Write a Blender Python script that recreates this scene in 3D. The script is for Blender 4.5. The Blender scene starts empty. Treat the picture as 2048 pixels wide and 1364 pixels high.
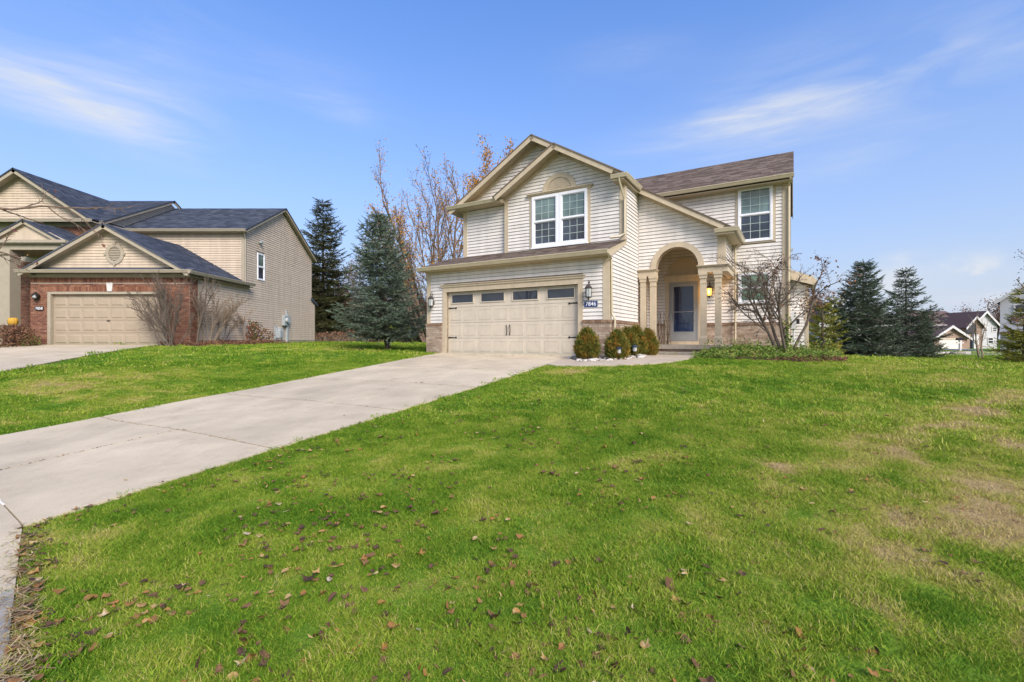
import bpy, math, random
import numpy as np
from mathutils import Vector, Matrix
random.seed(7); RNG=np.random.default_rng(7)
C=bpy.context.scene
COL=C.collection
# ---------------------------------------------------------------- camera, light, sky
FPX=938.0; HZ=678.0; CZ=1.68
YAW=math.atan2(562,938); SU,CU=math.sin(YAW),math.cos(YAW)   # house axes: v=(SU,CU) back, u=(CU,-SU) right
cam=bpy.data.cameras.new('camera'); camo=bpy.data.objects.new('camera',cam); COL.objects.link(camo)
camo.location=(0,0,CZ); camo.rotation_euler=(math.radians(90),0,0)
cam.sensor_width=36; cam.lens=FPX/2048*36; cam.shift_y=-4/2048; cam.clip_start=0.05; cam.clip_end=3000
C.camera=camo
SUN_EL=math.radians(36); SUN_AZ=math.radians(154)  # compass: 0=+Y, clockwise
w=bpy.data.worlds.new('World'); C.world=w; w.use_nodes=True
nt=w.node_tree; N=nt.nodes; L=nt.links; N.clear()
def nd(t,**k):
    n=N.new(t)
    for a,b in k.items(): setattr(n,a,b)
    return n
sky=nd('ShaderNodeTexSky',sky_type='NISHITA',sun_disc=False,sun_elevation=SUN_EL,sun_rotation=SUN_AZ,altitude=200,air_density=1.1,dust_density=0.6,ozone_density=2.2)
geo=nd('ShaderNodeTexCoord')
sep=nd('ShaderNodeSeparateXYZ'); L.new(geo.outputs['Generated'],sep.inputs[0])
def M(op,a,b=None,c=None):
    n=nd('ShaderNodeMath',operation=op)
    for i,x in enumerate((a,b,c)):
        if x is None: continue
        if isinstance(x,(int,float)): n.inputs[i].default_value=x
        else: L.new(x,n.inputs[i])
    return n.outputs[0]
# cirrus: stretched noise on the direction, masked to where wisps stand in the sky
mp=nd('ShaderNodeMapping'); L.new(geo.outputs['Generated'],mp.inputs[0]); mp.inputs['Scale'].default_value=(1.6,1.6,7.0); mp.inputs['Rotation'].default_value=(0,0.22,0)
no=nd('ShaderNodeTexNoise'); no.inputs['Scale'].default_value=1.9; no.inputs['Detail'].default_value=8; no.inputs['Roughness'].default_value=.5; no.inputs['Distortion'].default_value=.9
L.new(mp.outputs[0],no.inputs['Vector'])
def blob(px,py,sx,sz,k,rot=0.0):
    """soft patch of thin cloud around the direction of photo pixel px,py"""
    d=Vector(((px-1024)/FPX,1,(HZ-py)/FPX)).normalized()
    dx=M('SUBTRACT',sep.outputs[0],d.x); dz=M('SUBTRACT',sep.outputs[2],d.z)
    cr,sr=math.cos(rot),math.sin(rot)
    a=M('ADD',M('MULTIPLY',dx,cr),M('MULTIPLY',dz,sr)); b=M('SUBTRACT',M('MULTIPLY',dz,cr),M('MULTIPLY',dx,sr))
    q=M('ADD',M('POWER',M('ABSOLUTE',M('DIVIDE',a,sx)),2),M('POWER',M('ABSOLUTE',M('DIVIDE',b,sz)),2))
    g=M('MULTIPLY',M('EXPONENT',M('MULTIPLY',q,-1)),k)
    return M('MULTIPLY',g,M('GREATER_THAN',sep.outputs[1],0))
acc=None
for b in [(205,215,.12,.045,.95,-.20),(60,175,.13,.028,.75,-.35),(250,140,.08,.09,.7,.3),(120,90,.2,.10,.4,.2),(660,210,.10,.022,.7,-.12),(640,150,.10,.03,.35,-.1),(1480,235,.16,.030,1.3,.10),(1640,215,.2,.04,.6,.15),(1850,150,.20,.06,.6,.3),(1250,120,.1,.03,.35,0),(1850,590,.22,.06,.6,0),(1700,330,.09,.03,.6,.2),(1560,130,.12,.04,.35,.1)]:
    o=blob(*b); acc=o if acc is None else M('ADD',acc,o)
mr=nd('ShaderNodeMapRange'); L.new(no.outputs[0],mr.inputs[0]); mr.inputs[1].default_value=.36; mr.inputs[2].default_value=.66; mr.inputs[3].default_value=.12; mr.inputs[4].default_value=1.15
mp2=nd('ShaderNodeMapping'); L.new(geo.outputs['Generated'],mp2.inputs[0]); mp2.inputs['Scale'].default_value=(3,3,26); mp2.inputs['Rotation'].default_value=(.15,.30,0)
no2=nd('ShaderNodeTexNoise'); no2.inputs['Scale'].default_value=2.2; no2.inputs['Detail'].default_value=9; no2.inputs['Roughness'].default_value=.62; no2.inputs['Distortion'].default_value=.5; L.new(mp2.outputs[0],no2.inputs['Vector'])
mr2=nd('ShaderNodeMapRange'); L.new(no2.outputs[0],mr2.inputs[0]); mr2.inputs[1].default_value=.33; mr2.inputs[2].default_value=.68; mr2.inputs[3].default_value=.5; mr2.inputs[4].default_value=1.1
cl=M('MULTIPLY',M('MULTIPLY',acc,mr.outputs[0]),mr2.outputs[0])
# small puffy bank low on the right
no3=nd('ShaderNodeTexNoise'); no3.inputs['Scale'].default_value=16; no3.inputs['Detail'].default_value=7; no3.inputs['Roughness'].default_value=.5; L.new(geo.outputs['Generated'],no3.inputs['Vector'])
mr3=nd('ShaderNodeMapRange',interpolation_type='SMOOTHSTEP'); L.new(no3.outputs[0],mr3.inputs[0]); mr3.inputs[1].default_value=.42; mr3.inputs[2].default_value=.62
a2=None
for b in [(1900,545,.07,.022,2.2,0),(1960,585,.10,.03,1.8,0),(1815,510,.02,.008,1.6,0),(1840,600,.12,.025,1.2,0)]:
    o=blob(*b); a2=o if a2 is None else M('ADD',a2,o)
cl=M('ADD',cl,M('MULTIPLY',a2,M('ADD',M('MULTIPLY',mr3.outputs[0],.75),.2)))
haz=M('POWER',M('SUBTRACT',1,M('MAXIMUM',sep.outputs[2],0)),3)        # paler air towards the horizon
haz=M('MINIMUM',M('MULTIPLY',haz,1.15),.97)
# high thin cloud over the half of the sky behind the camera: inferred from the soft light, made extra bright as unseen fill for front walls
veil=M('MULTIPLY',M('MINIMUM',M('MAXIMUM',M('MULTIPLY',M('SUBTRACT',.1,sep.outputs[1]),1.6),0),1),M('MULTIPLY',mr.outputs[0],.75))
cl=M('MINIMUM',M('MAXIMUM',M('MULTIPLY',cl,.42),veil),1)
tint=nd('ShaderNodeMix',data_type='RGBA',blend_type='MULTIPLY'); tint.inputs[0].default_value=1
sc_=nd('ShaderNodeVectorMath',operation='SCALE'); L.new(sky.outputs[0],sc_.inputs[0]); L.new(M('ADD',M('MULTIPLY',M('MAXIMUM',sep.outputs[2],0),.5),.74),sc_.inputs['Scale']); L.new(sc_.outputs[0],tint.inputs[6]); tint.inputs[7].default_value=(.56,.87,1.32,1)
mx=nd('ShaderNodeMix',data_type='RGBA'); 
hm=nd('ShaderNodeMix',data_type='RGBA'); L.new(haz,hm.inputs[0]); L.new(tint.outputs[2],hm.inputs[6]); hm.inputs[7].default_value=(2.75,3.15,3.9,1)
L.new(cl,mx.inputs[0]); L.new(hm.outputs[2],mx.inputs[6]); 
vc=nd('ShaderNodeMix',data_type='RGBA'); L.new(M('MINIMUM',M('MULTIPLY',veil,1.6),1),vc.inputs[0]); vc.inputs[6].default_value=(3.7,3.85,4.1,1); vc.inputs[7].default_value=(6.2,5.9,5.5,1); L.new(vc.outputs[2],mx.inputs[7])
bg=nd('ShaderNodeBackground'); L.new(mx.outputs[2],bg.inputs[0]); bg.inputs[1].default_value=.063
wo=nd('ShaderNodeOutputWorld'); L.new(bg.outputs[0],wo.inputs[0])
sd=bpy.data.lights.new('sun','SUN'); so=bpy.data.objects.new('sun',sd); COL.objects.link(so)
sd.energy=1.5; sd.angle=math.radians(26); sd.color=(1,.92,.83)
dv=Vector((math.sin(SUN_AZ)*math.cos(SUN_EL),math.cos(SUN_AZ)*math.cos(SUN_EL),math.sin(SUN_EL)))
so.rotation_euler=dv.to_track_quat('Z','Y').to_euler(); so.location=(0,-5,20)
C.view_settings.view_transform='Standard'; C.view_settings.look='None'; C.view_settings.exposure=1.75; C.view_settings.gamma=1
C.view_settings.use_curve_mapping=False
# ---------------------------------------------------------------- materials
def newmat(name):
    m=bpy.data.materials.new(name); m.use_nodes=True
    t=m.node_tree; b=t.nodes['Principled BSDF']; return m,t,b
def mk(name,col,rough=.7,var=.12,scale=8,bump=0,bscale=60,metal=0,spec=.3,rnd=0,dirt=0,streak=0):
    """plain procedural surface: base colour with mottling, optional per-piece variation, dirt and relief"""
    m,t,b=newmat(name); n=t.nodes; l=t.links
    g=n.new('ShaderNodeNewGeometry')
    no=n.new('ShaderNodeTexNoise'); no.inputs['Scale'].default_value=scale; no.inputs['Detail'].default_value=5
    l.new(g.outputs['Position'],no.inputs['Vector'])
    r=n.new('ShaderNodeMapRange'); l.new(no.outputs[0],r.inputs[0]); r.inputs[1].default_value=.3; r.inputs[2].default_value=.7
    r.inputs[3].default_value=1-var; r.inputs[4].default_value=1+var
    f=r.outputs[0]
    if rnd:
        oi=n.new('ShaderNodeObjectInfo'); at=n.new('ShaderNodeAttribute'); at.attribute_name='rnd'
        s=n.new('ShaderNodeMath'); s.operation='ADD'; l.new(oi.outputs['Random'],s.inputs[0]); l.new(at.outputs['Fac'],s.inputs[1])
        fr=n.new('ShaderNodeMath'); fr.operation='FRACT'; l.new(s.outputs[0],fr.inputs[0])
        r2=n.new('ShaderNodeMapRange'); l.new(fr.outputs[0],r2.inputs[0]); r2.inputs[3].default_value=1-rnd; r2.inputs[4].default_value=1+rnd
        mm=n.new('ShaderNodeMath'); mm.operation='MULTIPLY'; l.new(f,mm.inputs[0]); l.new(r2.outputs[0],mm.inputs[1]); f=mm.outputs[0]
    if streak:
        mpp=n.new('ShaderNodeMapping'); l.new(g.outputs['Position'],mpp.inputs[0]); mpp.inputs['Scale'].default_value=(5,5,.35)
        n2=n.new('ShaderNodeTexNoise'); n2.inputs['Scale'].default_value=1; n2.inputs['Detail'].default_value=6; l.new(mpp.outputs[0],n2.inputs['Vector'])
        r3=n.new('ShaderNodeMapRange'); l.new(n2.outputs[0],r3.inputs[0]); r3.inputs[1].default_value=.35; r3.inputs[2].default_value=.65; r3.inputs[3].default_value=1-streak; r3.inputs[4].default_value=1
        mm=n.new('ShaderNodeMath'); mm.operation='MULTIPLY'; l.new(f,mm.inputs[0]); l.new(r3.outputs[0],mm.inputs[1]); f=mm.outputs[0]
    mu=n.new('ShaderNodeVectorMath'); mu.operation='SCALE'; mu.inputs[0].default_value=col; l.new(f,mu.inputs['Scale'])
    out=mu.outputs[0]
    if dirt:
        n3=n.new('ShaderNodeTexNoise'); n3.inputs['Scale'].default_value=1.3; n3.inputs['Detail'].default_value=8; n3.inputs['Roughness'].default_value=.65; l.new(g.outputs['Position'],n3.inputs['Vector'])
        r4=n.new('ShaderNodeMapRange'); l.new(n3.outputs[0],r4.inputs[0]); r4.inputs[1].default_value=.5; r4.inputs[2].default_value=.75; r4.inputs[3].default_value=0; r4.inputs[4].default_value=dirt
        mi=n.new('ShaderNodeMix'); mi.data_type='RGBA'; l.new(r4.outputs[0],mi.inputs[0]); l.new(out,mi.inputs[6]); mi.inputs[7].default_value=(col[0]*.55,col[1]*.5,col[2]*.42,1); out=mi.outputs[2]
    l.new(out,b.inputs['Base Color'])
    b.inputs['Roughness'].default_value=rough; b.inputs['Metallic'].default_value=metal; b.inputs['Specular IOR Level'].default_value=spec
    if bump:
        n4=n.new('ShaderNodeTexNoise'); n4.inputs['Scale'].default_value=bscale; n4.inputs['Detail'].default_value=4; l.new(g.outputs['Position'],n4.inputs['Vector'])
        bp=n.new('ShaderNodeBump'); bp.inputs['Strength'].default_value=bump; bp.inputs['Distance'].default_value=.01; l.new(n4.outputs[0],bp.inputs['Height']); l.new(bp.outputs[0],b.inputs['Normal'])
    return m
def mkramp(name,stops,rough=.8,scale=3,nw=.5,bump=.3,bscale=80,inst=None,detail=4,trans=0):
    """colour ramp driven by per-piece random (object + 'rnd' attribute) mixed with noise"""
    m,t,b=newmat(name); n=t.nodes; l=t.links
    g=n.new('ShaderNodeNewGeometry'); no=n.new('ShaderNodeTexNoise'); no.inputs['Scale'].default_value=scale; no.inputs['Detail'].default_value=detail; l.new(g.outputs['Position'],no.inputs['Vector'])
    oi=n.new('ShaderNodeObjectInfo'); at=n.new('ShaderNodeAttribute'); at.attribute_name='rnd'
    s=n.new('ShaderNodeMath'); s.operation='ADD'; l.new(oi.outputs['Random'],s.inputs[0]); l.new(at.outputs['Fac'],s.inputs[1])
    fr=n.new('ShaderNodeMath'); fr.operation='FRACT'; l.new(s.outputs[0],fr.inputs[0])
    st=n.new('ShaderNodeMapRange'); l.new(no.outputs[0],st.inputs[0]); st.inputs[1].default_value=.3; st.inputs[2].default_value=.7
    mi=n.new('ShaderNodeMix'); mi.data_type='FLOAT'; mi.inputs[0].default_value=nw; l.new(fr.outputs[0],mi.inputs[2]); l.new(st.outputs[0],mi.inputs[3])
    r=n.new('ShaderNodeValToRGB'); l.new(mi.outputs[0],r.inputs[0])
    e=r.color_ramp.elements
    while len(e)<len(stops): e.new(.5)
    for i,(p,c) in enumerate(stops): e[i].position=p; e[i].color=(*c,1)
    l.new(r.outputs[0],b.inputs['Base Color']); b.inputs['Roughness'].default_value=rough; b.inputs['Specular IOR Level'].default_value=.2
    if bump:
        n4=n.new('ShaderNodeTexNoise'); n4.inputs['Scale'].default_value=bscale; l.new(g.outputs['Position'],n4.inputs['Vector'])
        bp=n.new('ShaderNodeBump'); bp.inputs['Strength'].default_value=bump; bp.inputs['Distance'].default_value=.01; l.new(n4.outputs[0],bp.inputs['Height']); l.new(bp.outputs[0],b.inputs['Normal'])
    return m
def glass(name,col,rough=.04,var=0,spec=.5):
    m,t,b=newmat(name); n=t.nodes; l=t.links
    g=n.new('ShaderNodeNewGeometry'); no=n.new('ShaderNodeTexNoise'); no.inputs['Scale'].default_value=1.6; no.inputs['Detail'].default_value=3; l.new(g.outputs['Position'],no.inputs['Vector'])
    r=n.new('ShaderNodeMapRange'); l.new(no.outputs[0],r.inputs[0]); r.inputs[1].default_value=.35; r.inputs[2].default_value=.65; r.inputs[3].default_value=1-var; r.inputs[4].default_value=1+var
    mu=n.new('ShaderNodeVectorMath'); mu.operation='SCALE'; mu.inputs[0].default_value=col; l.new(r.outputs[0],mu.inputs['Scale']); l.new(mu.outputs[0],b.inputs['Base Color'])
    b.inputs['Roughness'].default_value=rough; b.inputs['Specular IOR Level'].default_value=spec; b.inputs['Coat Weight'].default_value=.3; b.inputs['Coat Roughness'].default_value=.02
    bp=n.new('ShaderNodeBump'); bp.inputs['Strength'].default_value=.04; n2=n.new('ShaderNodeTexNoise'); n2.inputs['Scale'].default_value=2.5; l.new(g.outputs['Position'],n2.inputs['Vector']); l.new(n2.outputs[0],bp.inputs['Height']); l.new(bp.outputs[0],b.inputs['Normal'])
    return m
MT={}
MT['siding']=mk('cream_vinyl_siding',(.72,.67,.62),.55,.06,3,streak=.12,rnd=.035)
MT['lapshade']=mk('wall_core_lap_shade',(.25,.21,.18),.9,.1,5)  # wall core coloured dark to paint shadow lines under the siding laps
MT['trim']=mk('tan_painted_trim',(.53,.435,.31),.6,.06,6,streak=.09)
MT['soffit']=mk('tan_soffit',(.46,.38,.26),.7,.05,6)
MT['gutter']=mk('tan_aluminium_gutter',(.50,.425,.29),.4,.04,6,spec=.5,streak=.08)
MT['door']=mk('tan_steel_door',(.585,.51,.41),.5,.05,4,spec=.4,streak=.08)
MT['white']=mk('white_vinyl',(.80,.80,.83),.4,.03,6,spec=.5)
MT['iron']=mk('black_iron',(.02,.018,.016),.5,.2,20)
MT['brownmetal']=mk('bronze_metal',(.05,.04,.035),.45,.2,20,spec=.5)
MT['mortar']=mk('grey_mortar',(.46,.40,.34),.95,.15,30,bump=.4)
MT['mortar2']=mk('pale_mortar',(.42,.34,.28),.95,.15,30,bump=.4)
MT['brick']=mkramp('tan_brick',[(0,(.23,.155,.11)),(.3,(.33,.235,.17)),(.6,(.41,.31,.23)),(.85,(.50,.40,.31)),(1,(.60,.51,.41))],.9,18,.35,.5)
MT['brickcap']=mkramp('brown_cap_brick',[(0,(.17,.10,.065)),(.6,(.27,.17,.11)),(1,(.36,.24,.16))],.9,18,.35,.5)
MT['redbrick']=mkramp('red_brick',[(0,(.11,.045,.035)),(.35,(.185,.078,.05)),(.7,(.25,.115,.07)),(1,(.34,.18,.125))],.9,14,.3,.5)
MT['shingle']=mkramp('brown_asphalt_shingle',[(0,(.10,.072,.06)),(.5,(.16,.118,.095)),(1,(.25,.195,.16))],.95,40,.2,.8,200)
MT['shingle2']=mkramp('slate_blue_asphalt_shingle',[(0,(.035,.042,.06)),(.5,(.055,.065,.09)),(1,(.10,.11,.14))],.95,40,.2,.8,200)
MT['siding2']=mk('taupe_vinyl_siding',(.58,.47,.36),.6,.05,3,streak=.14,rnd=.04)
MT['trim2']=mk('taupe_trim',(.36,.31,.235),.6,.05,6)
MT['door2']=mk('taupe_steel_door',(.36,.29,.215),.55,.04,4)
MT['found']=mk('tan_foundation',(.33,.28,.2),.9,.1,5)
MT['glassup']=glass('curtained_glass',(.13,.18,.17),.05,.35)
MT['glasslow']=glass('screened_glass',(.035,.045,.065),.10,.4)
MT['glassgreen']=glass('green_tinted_glass',(.10,.17,.12),.08,.5)
MT['glassdark']=glass('dark_glass',(.022,.028,.042),.03,.3)
MT['glassblue']=glass('blue_storm_glass',(.012,.026,.070),.06,.15)
MT['storm']=mk('grey_storm_door',(.25,.255,.255),.45,.04,5,spec=.5)
MT['steel']=mk('galvanised_grey',(.32,.35,.36),.5,.15,15,spec=.5)
MT['blue']=mk('navy_enamel',(.012,.035,.16),.35,.05,5,spec=.5)
MT['slab']=mk('porch_concrete',(.40,.35,.28),.9,.12,10,bump=.3,dirt=.5)
MT['bark']=mk('grey_brown_bark',(.13,.10,.078),.95,.3,25,bump=.8,bscale=40)
MT['barkdark']=mk('dark_bark',(.055,.042,.034),.95,.3,25,bump=.8,bscale=40)
MT['barkred']=mk('reddish_twigs',(.16,.11,.078),.95,.25,15)
MT['barktan']=mk('tan_twigs',(.24,.18,.13),.95,.25,15)
MT['spruce']=mkramp('blue_spruce_needles',[(0,(.045,.066,.040)),(.45,(.11,.145,.10)),(.8,(.19,.23,.17)),(1,(.30,.34,.27))],.85,2.2,.35,0)
MT['sprucedk']=mkramp('dark_spruce_needles',[(0,(.034,.050,.028)),(.5,(.088,.115,.072)),(1,(.20,.23,.17))],.85,2.2,.35,0)
MT['norway']=mkramp('norway_spruce_needles',[(0,(.022,.024,.010)),(.5,(.055,.06,.020)),(1,(.11,.10,.04))],.85,1.2,.45,0)
MT['pine']=mkramp('yellow_green_pine',[(0,(.08,.09,.015)),(.5,(.22,.22,.03)),(1,(.38,.33,.06))],.85,1.5,.45,0)
MT['box']=mkramp('winter_boxwood',[(0,(.045,.065,.014)),(.35,(.11,.13,.022)),(.6,(.20,.16,.028)),(.82,(.34,.17,.03)),(1,(.46,.24,.06))],.8,5,.62,0)
MT['orange']=mkramp('orange_leaves',[(0,(.25,.10,.02)),(.5,(.45,.22,.03)),(1,(.55,.33,.05))],.8,2,.4,0)
MT['brownleaf']=mkramp('brown_leaves',[(0,(.07,.03,.02)),(.5,(.18,.09,.05)),(1,(.28,.16,.09))],.8,2,.4,0)
MT['redleaf']=mkramp('red_green_leaves',[(0,(.05,.09,.015)),(.4,(.12,.10,.02)),(.7,(.25,.05,.03)),(1,(.33,.13,.07))],.8,4,.5,0)
MT['weed']=mkramp('garden_weeds',[(0,(.05,.10,.02)),(.4,(.12,.20,.03)),(.75,(.24,.27,.06)),(.9,(.34,.24,.09)),(1,(.36,.16,.07))],.75,2.5,.5,0)
MT['mulch']=mkramp('leafy_mulch',[(0,(.05,.032,.02)),(.5,(.13,.08,.05)),(1,(.25,.15,.08))],.95,30,.9,.9,60)
MT['stone']=mkramp('river_stone',[(0,(.16,.14,.12)),(.4,(.36,.32,.28)),(.7,(.55,.50,.46)),(1,(.70,.66,.60))],.8,12,.3,.3)
MT['litter']=mkramp('fallen_leaf_colours',[(0,(.045,.026,.018)),(.32,(.11,.055,.034)),(.55,(.19,.10,.045)),(.75,(.28,.13,.035)),(.88,(.38,.27,.11)),(1,(.55,.48,.38))],.75,30,.18,0)
MT['straw']=mkramp('dry_straw',[(0,(.14,.08,.04)),(.5,(.32,.22,.11)),(1,(.5,.4,.22))],.9,30,.3,0)
MT['fartrim']=mk('off_white_far_trim',(.62,.60,.58),.7,.05,3)
MT['farsid']=mk('pale_grey_far_siding',(.52,.51,.52),.7,.05,3)
MT['farbrick']=mk('pinkish_far_brick',(.34,.235,.18),.9,.12,6,bump=.2)
MT['farroof']=mk('brown_far_roof',(.135,.085,.075),.95,.15,8,bump=.3)
MT['fardoor']=mk('white_far_door',(.70,.66,.58),.6,.03,3)
# ---------------------------------------------------------------- mesh tools
class MB:
    def __init__(s): s.v=[]; s.f=[]; s.r=[]
    def add(s,vs,fs,rnd=0.0):
        o=len(s.v); s.v+= [tuple(p) for p in vs]; s.f+=[tuple(i+o for i in f) for f in fs]; s.r+=[rnd]*len(vs); return s
    def box(s,x0,x1,y0,y1,z0,z1,rnd=0.0):
        return s.add([(x0,y0,z0),(x1,y0,z0),(x1,y1,z0),(x0,y1,z0),(x0,y0,z1),(x1,y0,z1),(x1,y1,z1),(x0,y1,z1)],
              [(0,3,2,1),(4,5,6,7),(0,1,5,4),(1,2,6,5),(2,3,7,6),(3,0,4,7)],rnd)
    def hexa(s,p,rnd=0.0):   # 8 points: bottom 4, top 4
        return s.add(p,[(0,3,2,1),(4,5,6,7),(0,1,5,4),(1,2,6,5),(2,3,7,6),(3,0,4,7)],rnd)
    def prism(s,poly,fn,a,b,rnd=0.0):
        """2-D outline poly extruded from a to b; fn(p,q,t) gives the 3-D point"""
        n=len(poly); vs=[fn(p[0],p[1],a) for p in poly]+[fn(p[0],p[1],b) for p in poly]
        return s.add(vs,[tuple(range(n)),tuple(reversed(range(n,2*n)))]+[(i,i+n,(i+1)%n+n,(i+1)%n) for i in range(n)],rnd)
    def tube(s,pts,rad,n=6,cap=True,rnd=0.0):
        pts=[Vector(p) for p in pts]
        if not hasattr(rad,'__len__'): rad=[rad]*len(pts)
        vs=[]; fs=[]; up=None
        for i,p in enumerate(pts):
            d=(pts[min(i+1,len(pts)-1)]-pts[max(i-1,0)])
            if d.length<1e-9: d=Vector((0,0,1))
            d.normalize()
            if up is None: up=Vector((1,0,0)) if abs(d.x)<.8 else Vector((0,1,0))
            a=d.cross(up); a.normalize(); b=d.cross(a); up=b.cross(d)*-1 if False else up
            for k in range(n):
                t=2*math.pi*k/n; vs.append(p+(a*math.cos(t)+b*math.sin(t))*rad[i])
        m=len(pts)
        for i in range(m-1):
            for k in range(n): fs.append((i*n+k,i*n+(k+1)%n,(i+1)*n+(k+1)%n,(i+1)*n+k))
        if cap: fs.append(tuple(reversed(range(n)))); fs.append(tuple(range((m-1)*n,m*n)))
        return s.add(vs,fs,rnd)
    def lathe(s,c,prof,n=12,rnd=0.0):
        vs=[];fs=[]
        for r,z in prof:
            for k in range(n):
                t=2*math.pi*k/n; vs.append((c[0]+r*math.cos(t),c[1]+r*math.sin(t),c[2]+z))
        for i in range(len(prof)-1):
            for k in range(n): fs.append((i*n+k,i*n+(k+1)%n,(i+1)*n+(k+1)%n,(i+1)*n+k))
        fs.append(tuple(reversed(range(n)))); fs.append(tuple(range((len(prof)-1)*n,len(prof)*n)))
        return s.add(vs,fs,rnd)
def mesh(name,mb,mat,org=(0,0,0),smooth=False,rattr=False):
    me=bpy.data.meshes.new(name)
    v=np.array(mb.v,dtype=float)-np.array(org)
    me.from_pydata(v.tolist(),[],mb.f); 
    if mat is not None: me.materials.append(mat)
    if smooth: me.polygons.foreach_set('use_smooth',[True]*len(me.polygons))
    if rattr:
        a=me.attributes.new('rnd','FLOAT','POINT'); a.data.foreach_set('value',mb.r)
    me.update(); return me
def npmesh(name,V,F,mat,rnd=None,smooth=False):
    """V (n,3), F (m,k) equal-size faces"""
    me=bpy.data.meshes.new(name); V=np.asarray(V,dtype=np.float32); F=np.asarray(F,dtype=np.int32)
    me.vertices.add(len(V)); me.vertices.foreach_set('co',V.ravel())
    k=F.shape[1]; me.loops.add(F.size); me.loops.foreach_set('vertex_index',F.ravel())
    me.polygons.add(len(F)); me.polygons.foreach_set('loop_start',np.arange(0,F.size,k,dtype=np.int32)); me.polygons.foreach_set('loop_total',np.full(len(F),k,dtype=np.int32))
    me.polygons.foreach_set('use_smooth',np.full(len(F),bool(smooth)))
    if rnd is not None:
        a=me.attributes.new('rnd','FLOAT','POINT'); a.data.foreach_set('value',np.asarray(rnd,dtype=np.float32))
    if mat is not None: me.materials.append(mat)
    me.update(); me.validate(); return me
def link(name,data,parent=None,loc=None,rot=None,scale=None):
    o=bpy.data.objects.new(name,data); COL.objects.link(o)
    if parent is not None: o.parent=parent
    if loc is not None: o.location=loc
    if rot is not None: o.rotation_euler=rot
    if scale is not None: o.scale=scale
    return o
def tag(o,label=None,cat=None,group=None,kind=None):
    if label: o['label']=label
    if cat: o['category']=cat
    if group: o['group']=group
    if kind: o['kind']=kind
    return o
class Frame:
    """a thing's Empty; meshes are written in absolute frame coordinates and stored relative to the base"""
    def __init__(s,name,base,rot,label,cat,group=None,world=None):
        s.b=base; s.e=link(name,None); s.e.location=world if world else base; s.e.rotation_euler=(0,0,rot)
        tag(s.e,label,cat,group)
    def part(s,name,mb,mat,smooth=False,rattr=False,parent=None,label=None,kind=None):
        o=link(name,mesh(name,mb,mat,s.b,smooth,rattr),parent or s.e)
        if label: o['label']=label
        if kind: o['kind']=kind
        return o
def UV(u,v,z): return (CU*u+SU*v,-SU*u+CU*v,z)
# ---------------------------------------------------------------- terrain
cp=[]
def CUV(u,v,z): x,y,_=UV(u,v,0); cp.append((x,y,z))
def plane(v): return 1.18+.0915*(v-12.85)
for u in (-11.5,-8,-5,-2.2):
    for v in (-3,0,3,6,9,11.5): CUV(u,v,plane(v))
CUV(-11.5,12.9,1.18);CUV(-8,12.9,1.18);CUV(-5,12.9,1.17);CUV(-11.5,18,1.2);CUV(-3,14.5,1.13);CUV(-4,12.3,1.12);CUV(-1,14.5,1.2);CUV(-1,17,1.22);CUV(-6,20,1.2)
for u,v,z in [(0.5,0,-.02),(1,4,.3),(1,8,.66),(1,11.5,1.0),(1.5,14,1.08),(1,18,1.08),(1,23,1.0),(4,0,-.1),(4,4,.2),(4.5,8,.52),(4.5,12,.78),(4.5,16,.86),(4,22,.82),(8,0,-.2),(9,5,.05),(9,10,.35),(9,16,.55),(9,22,.62),(8.4,28.4,.6),(2.9,29.7,.76)]: CUV(u,v,z)
cp+=[(-19.5,18.8,1.42),(-13,18.8,1.42),(-16,18.9,1.42),(-13,24,1.42),(-13,31,1.43),(-8,30,1.38),(-8,22,1.30),(-5.2,20,1.16),(-12.7,11.6,.83),(-19.5,14,1.1),(-22,19,1.42),(-26,12,.9),(-14,6,.25),(-26,4,.2),(-16,0,-.2),(-9,15,1.08),(-9.5,10,.72),
  (-5,40,1.3),(-30,45,1.4),(6,42,.9),(20,50,.65),(35,32,.55),(40,60,.6),(60,90,.5),(32,45,.6),(0,90,.9),(-50,90,1.2),(-80,30,.8),(50,10,.1),(15,-8,-.7),(-10,-10,-.9),(0,-5,-.45),(-40,-8,-.8),(45,-10,-.7)]
cp=np.array(cp,float)
def _k(r2): return np.where(r2>1e-9,.5*r2*np.log(np.maximum(r2,1e-9)),0)
nC=len(cp); A=np.zeros((nC+3,nC+3)); d2=((cp[:,None,:2]-cp[None,:,:2])**2).sum(-1)
A[:nC,:nC]=_k(d2)+np.eye(nC)*.4; P1=np.c_[np.ones(nC),cp[:,:2]]; A[:nC,nC:]=P1; A[nC:,:nC]=P1.T
W=np.linalg.solve(A,np.r_[cp[:,2],0,0,0])
def gz(x,y):
    x=np.asarray(x,float); y=np.asarray(y,float); sh=x.shape; x=x.ravel(); y=y.ravel(); out=np.zeros(len(x))
    for i in range(0,len(x),20000):
        X=x[i:i+20000];Y=y[i:i+20000]; r2=(X[:,None]-cp[None,:,0])**2+(Y[:,None]-cp[None,:,1])**2
        z=_k(r2)@W[:nC]+W[nC]+W[nC+1]*X+W[nC+2]*Y
        R=np.hypot(X,Y); t=np.clip((R-75)/60,0,1); t=t*t*(3-2*t); out[i:i+20000]=z*(1-t)+.5*t
    return out.reshape(sh)
def g1(x,y): return float(gz(np.array([x]),np.array([y]))[0])
def ground_at(px,py):
    """where the line of sight through a photo pixel meets the ground"""
    t=(px-1024)/FPX; k=(py-HZ)/FPX; D=np.linspace(1.2,90,3000); z=gz(D*t,D); s=(CZ-k*D)-z
    i=int(np.argmax(s<0)) if (s<0).any() else len(D)-1
    return D[i]*t,D[i],float(z[i])
def _h(ix,iy,s): 
    q=np.sin(ix*127.1+iy*311.7+s*74.7)*43758.5453; return q-np.floor(q)
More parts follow.
